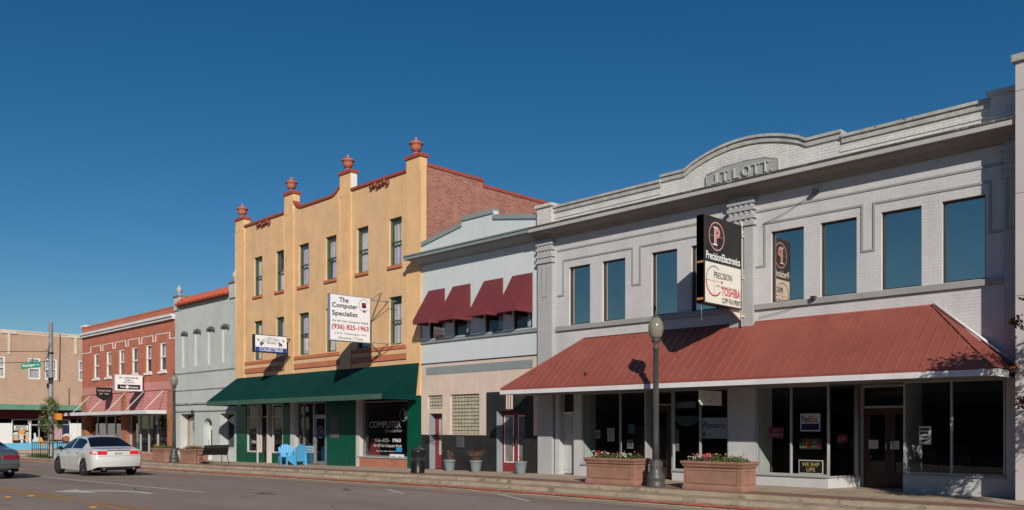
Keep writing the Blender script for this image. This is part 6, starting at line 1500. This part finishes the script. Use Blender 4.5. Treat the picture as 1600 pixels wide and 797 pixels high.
    for s_ in (-1, 1):
        mb = MB(); mb.tube((-.0, s_*.52, .28), (.25, s_*.52, .28), .04, n=12); mb.build('exhaust', chrome, T)
        xm_ = K['mirror']; mb = MB(); mb.ball((xm_, s_*(half(xm_, .95)+.10), 1.0), .075, 8, (1.1, 1.3, .9)); mb.tube((xm_, s_*(half(xm_, .9)-.05), .95), (xm_, s_*(half(xm_, .95)+.06), .98), .02, n=6); mb.build('wing_mirror', mat('matt_black', (.01, .01, .01), .9, 0), T)
        for dx in K['handles']:
            zh_ = .84; mb = MB(); yy = s_*(half(dx, zh_)+.014); mb.tube((dx-.09, yy, zh_), (dx+.09, yy, zh_), .014, n=6); mb.build('door_handle', chrome, T)
        mb = MB()
        for sx in K['seams']:
            pr_ = None
            for q in range(9):
                z = .30+q*(.60/8); pt = (sx+.03*math.sin(q*.3), s_*(half(sx, z)+.0015), z)
                if pr_: mb.quad((pr_[0]-.006, pr_[1], pr_[2]), (pr_[0]+.006, pr_[1], pr_[2]), (pt[0]+.006, pt[1], pt[2]), (pt[0]-.006, pt[1], pt[2]))
                pr_ = pt
        mb.flat = True; mb.build('door_seam', mat('seam_black', (.02, .02, .02), .9, 0), T)
    mb = MB(); xb = shift(0, .93); mb.ring((shift(0, .975)-.004, 0, .985), (0, -1, 0), V, .025, .035, n=16); mb.build('badge', chrome, T)
    mb = MB()
    for z in K.get('lines', (.60,)): mb.box(shift(0, z)-.003, shift(0, z)+.01, -half(0, z)*.97, half(0, z)*.97, z-.004, z+.004)
    mb.build('bumper_seam', mat('seam_black', (.02, .02, .02), .9, 0), T)
    return T
KW = dict(L=4.86, w=[(0, .74), (.06, .83), (.18, .89), (.45, .918), (1.2, .925), (3.4, .925), (4.2, .90), (4.6, .82), (4.86, .64)],
          top=[(0, .94), (.12, 1.0), (.45, 1.025), (.66, 1.05), (1.46, 1.425), (2.0, 1.49), (2.7, 1.47), (3.15, 1.33), (3.75, 1.045), (4.4, .90), (4.75, .74), (4.86, .64)],
          belt=[(0, .90), (.3, .96), (1.0, .985), (2.4, .965), (3.7, .92), (4.5, .78), (4.86, .60)],
          bot=[(0, .36), (.2, .27), (.6, .22), (4.3, .20), (4.7, .22), (4.86, .30)], gh=.46, rail=.585, axles=(1.05, 3.83), track=1.62,
          side=[(1.22, 2.28), (2.40, 3.35)], rearwin=(.68, 1.50), screen=(2.95, 3.72), rear=[(.3, .05), (.45, .0), (.62, .0), (.70, .035), (.80, .05), (1.0, .11), (1.1, .16)], nose=[(.3, .05), (.5, 0), (.7, .06)],
          tail=(.80, .93, .40, .32), strip=.945, plate=.83, dif=.60, mirror=3.25, handles=(1.55, 2.55), seams=(1.42, 2.34, 3.42), spokes=10, lines=(.745,))
white_car = mat('white_pearl_paint', (.56, .56, .55), .22, .0, coat=1.0, spec=.5)
lit_red = bpy.data.materials.new('lit_tail_lens'); lit_red.use_nodes = True; bb_ = lit_red.node_tree.nodes['Principled BSDF']; bb_.inputs['Base Color'].default_value = (.45, .01, .01, 1); bb_.inputs['Roughness'].default_value = .12; bb_.inputs['Coat Weight'].default_value = 1
bb_.inputs['Emission Color'].default_value = (1, .03, .03, 1); bb_.inputs['Emission Strength'].default_value = .22
cxr = -31.8; cyc = 11.72
make_car('sedan_car', 'white four-door sedan with lit red tail lights on the road', (cxr, cyc, G(-33.5, cyc)-.0), R(180), white_car, KW, lit_red, rim_m=mat('dark_alloy', (.10, .10, .105), .35, .05, metallic=.6))
KG = dict(L=5.2, w=[(0, .76), (.06, .84), (.2, .89), (.6, .93), (1.3, .94), (3.6, .94), (4.5, .90), (5.0, .80), (5.2, .62)],
          top=[(0, .86), (.10, .93), (.35, .99), (.95, 1.03), (1.15, 1.08), (1.75, 1.36), (2.3, 1.42), (2.9, 1.41), (3.3, 1.30), (3.9, 1.02), (4.7, .90), (5.1, .72), (5.2, .62)],
          belt=[(0, .80), (.3, .93), (1.2, .97), (2.6, .94), (3.9, .90), (4.8, .76), (5.2, .58)],
          bot=[(0, .36), (.2, .28), (.6, .22), (4.6, .20), (5.0, .22), (5.2, .30)], gh=.42, rail=.57, axles=(1.22, 4.02), track=1.60,
          side=[(1.42, 2.45), (2.55, 3.5)], rearwin=(1.18, 1.70), screen=(3.2, 3.85), rear=[(.3, .06), (.42, .0), (.60, .0), (.66, .04), (.80, .06), (.9, .12), (1.0, .2)], nose=[(.3, .05), (.5, 0), (.7, .06)],
          tail=(.66, .80, .34, .12), strip=.73, plate=.72, dif=.5, mirror=3.4, handles=(1.7, 2.7), seams=(1.6, 2.5, 3.55), spokes=7, lines=(.62, .50))
grey_car = mat('silver_grey_paint', (.15, .17, .18), .30, .0, metallic=.55, coat=.8)
make_car('sedan_car', 'grey older sedan cut off by the left edge of the picture', (-31.55, 7.62, G(-33, 7.6)), R(180), grey_car, KG, mat('dark_red_lens', (.16, .005, .012), .12, 0, coat=1), grey=True)
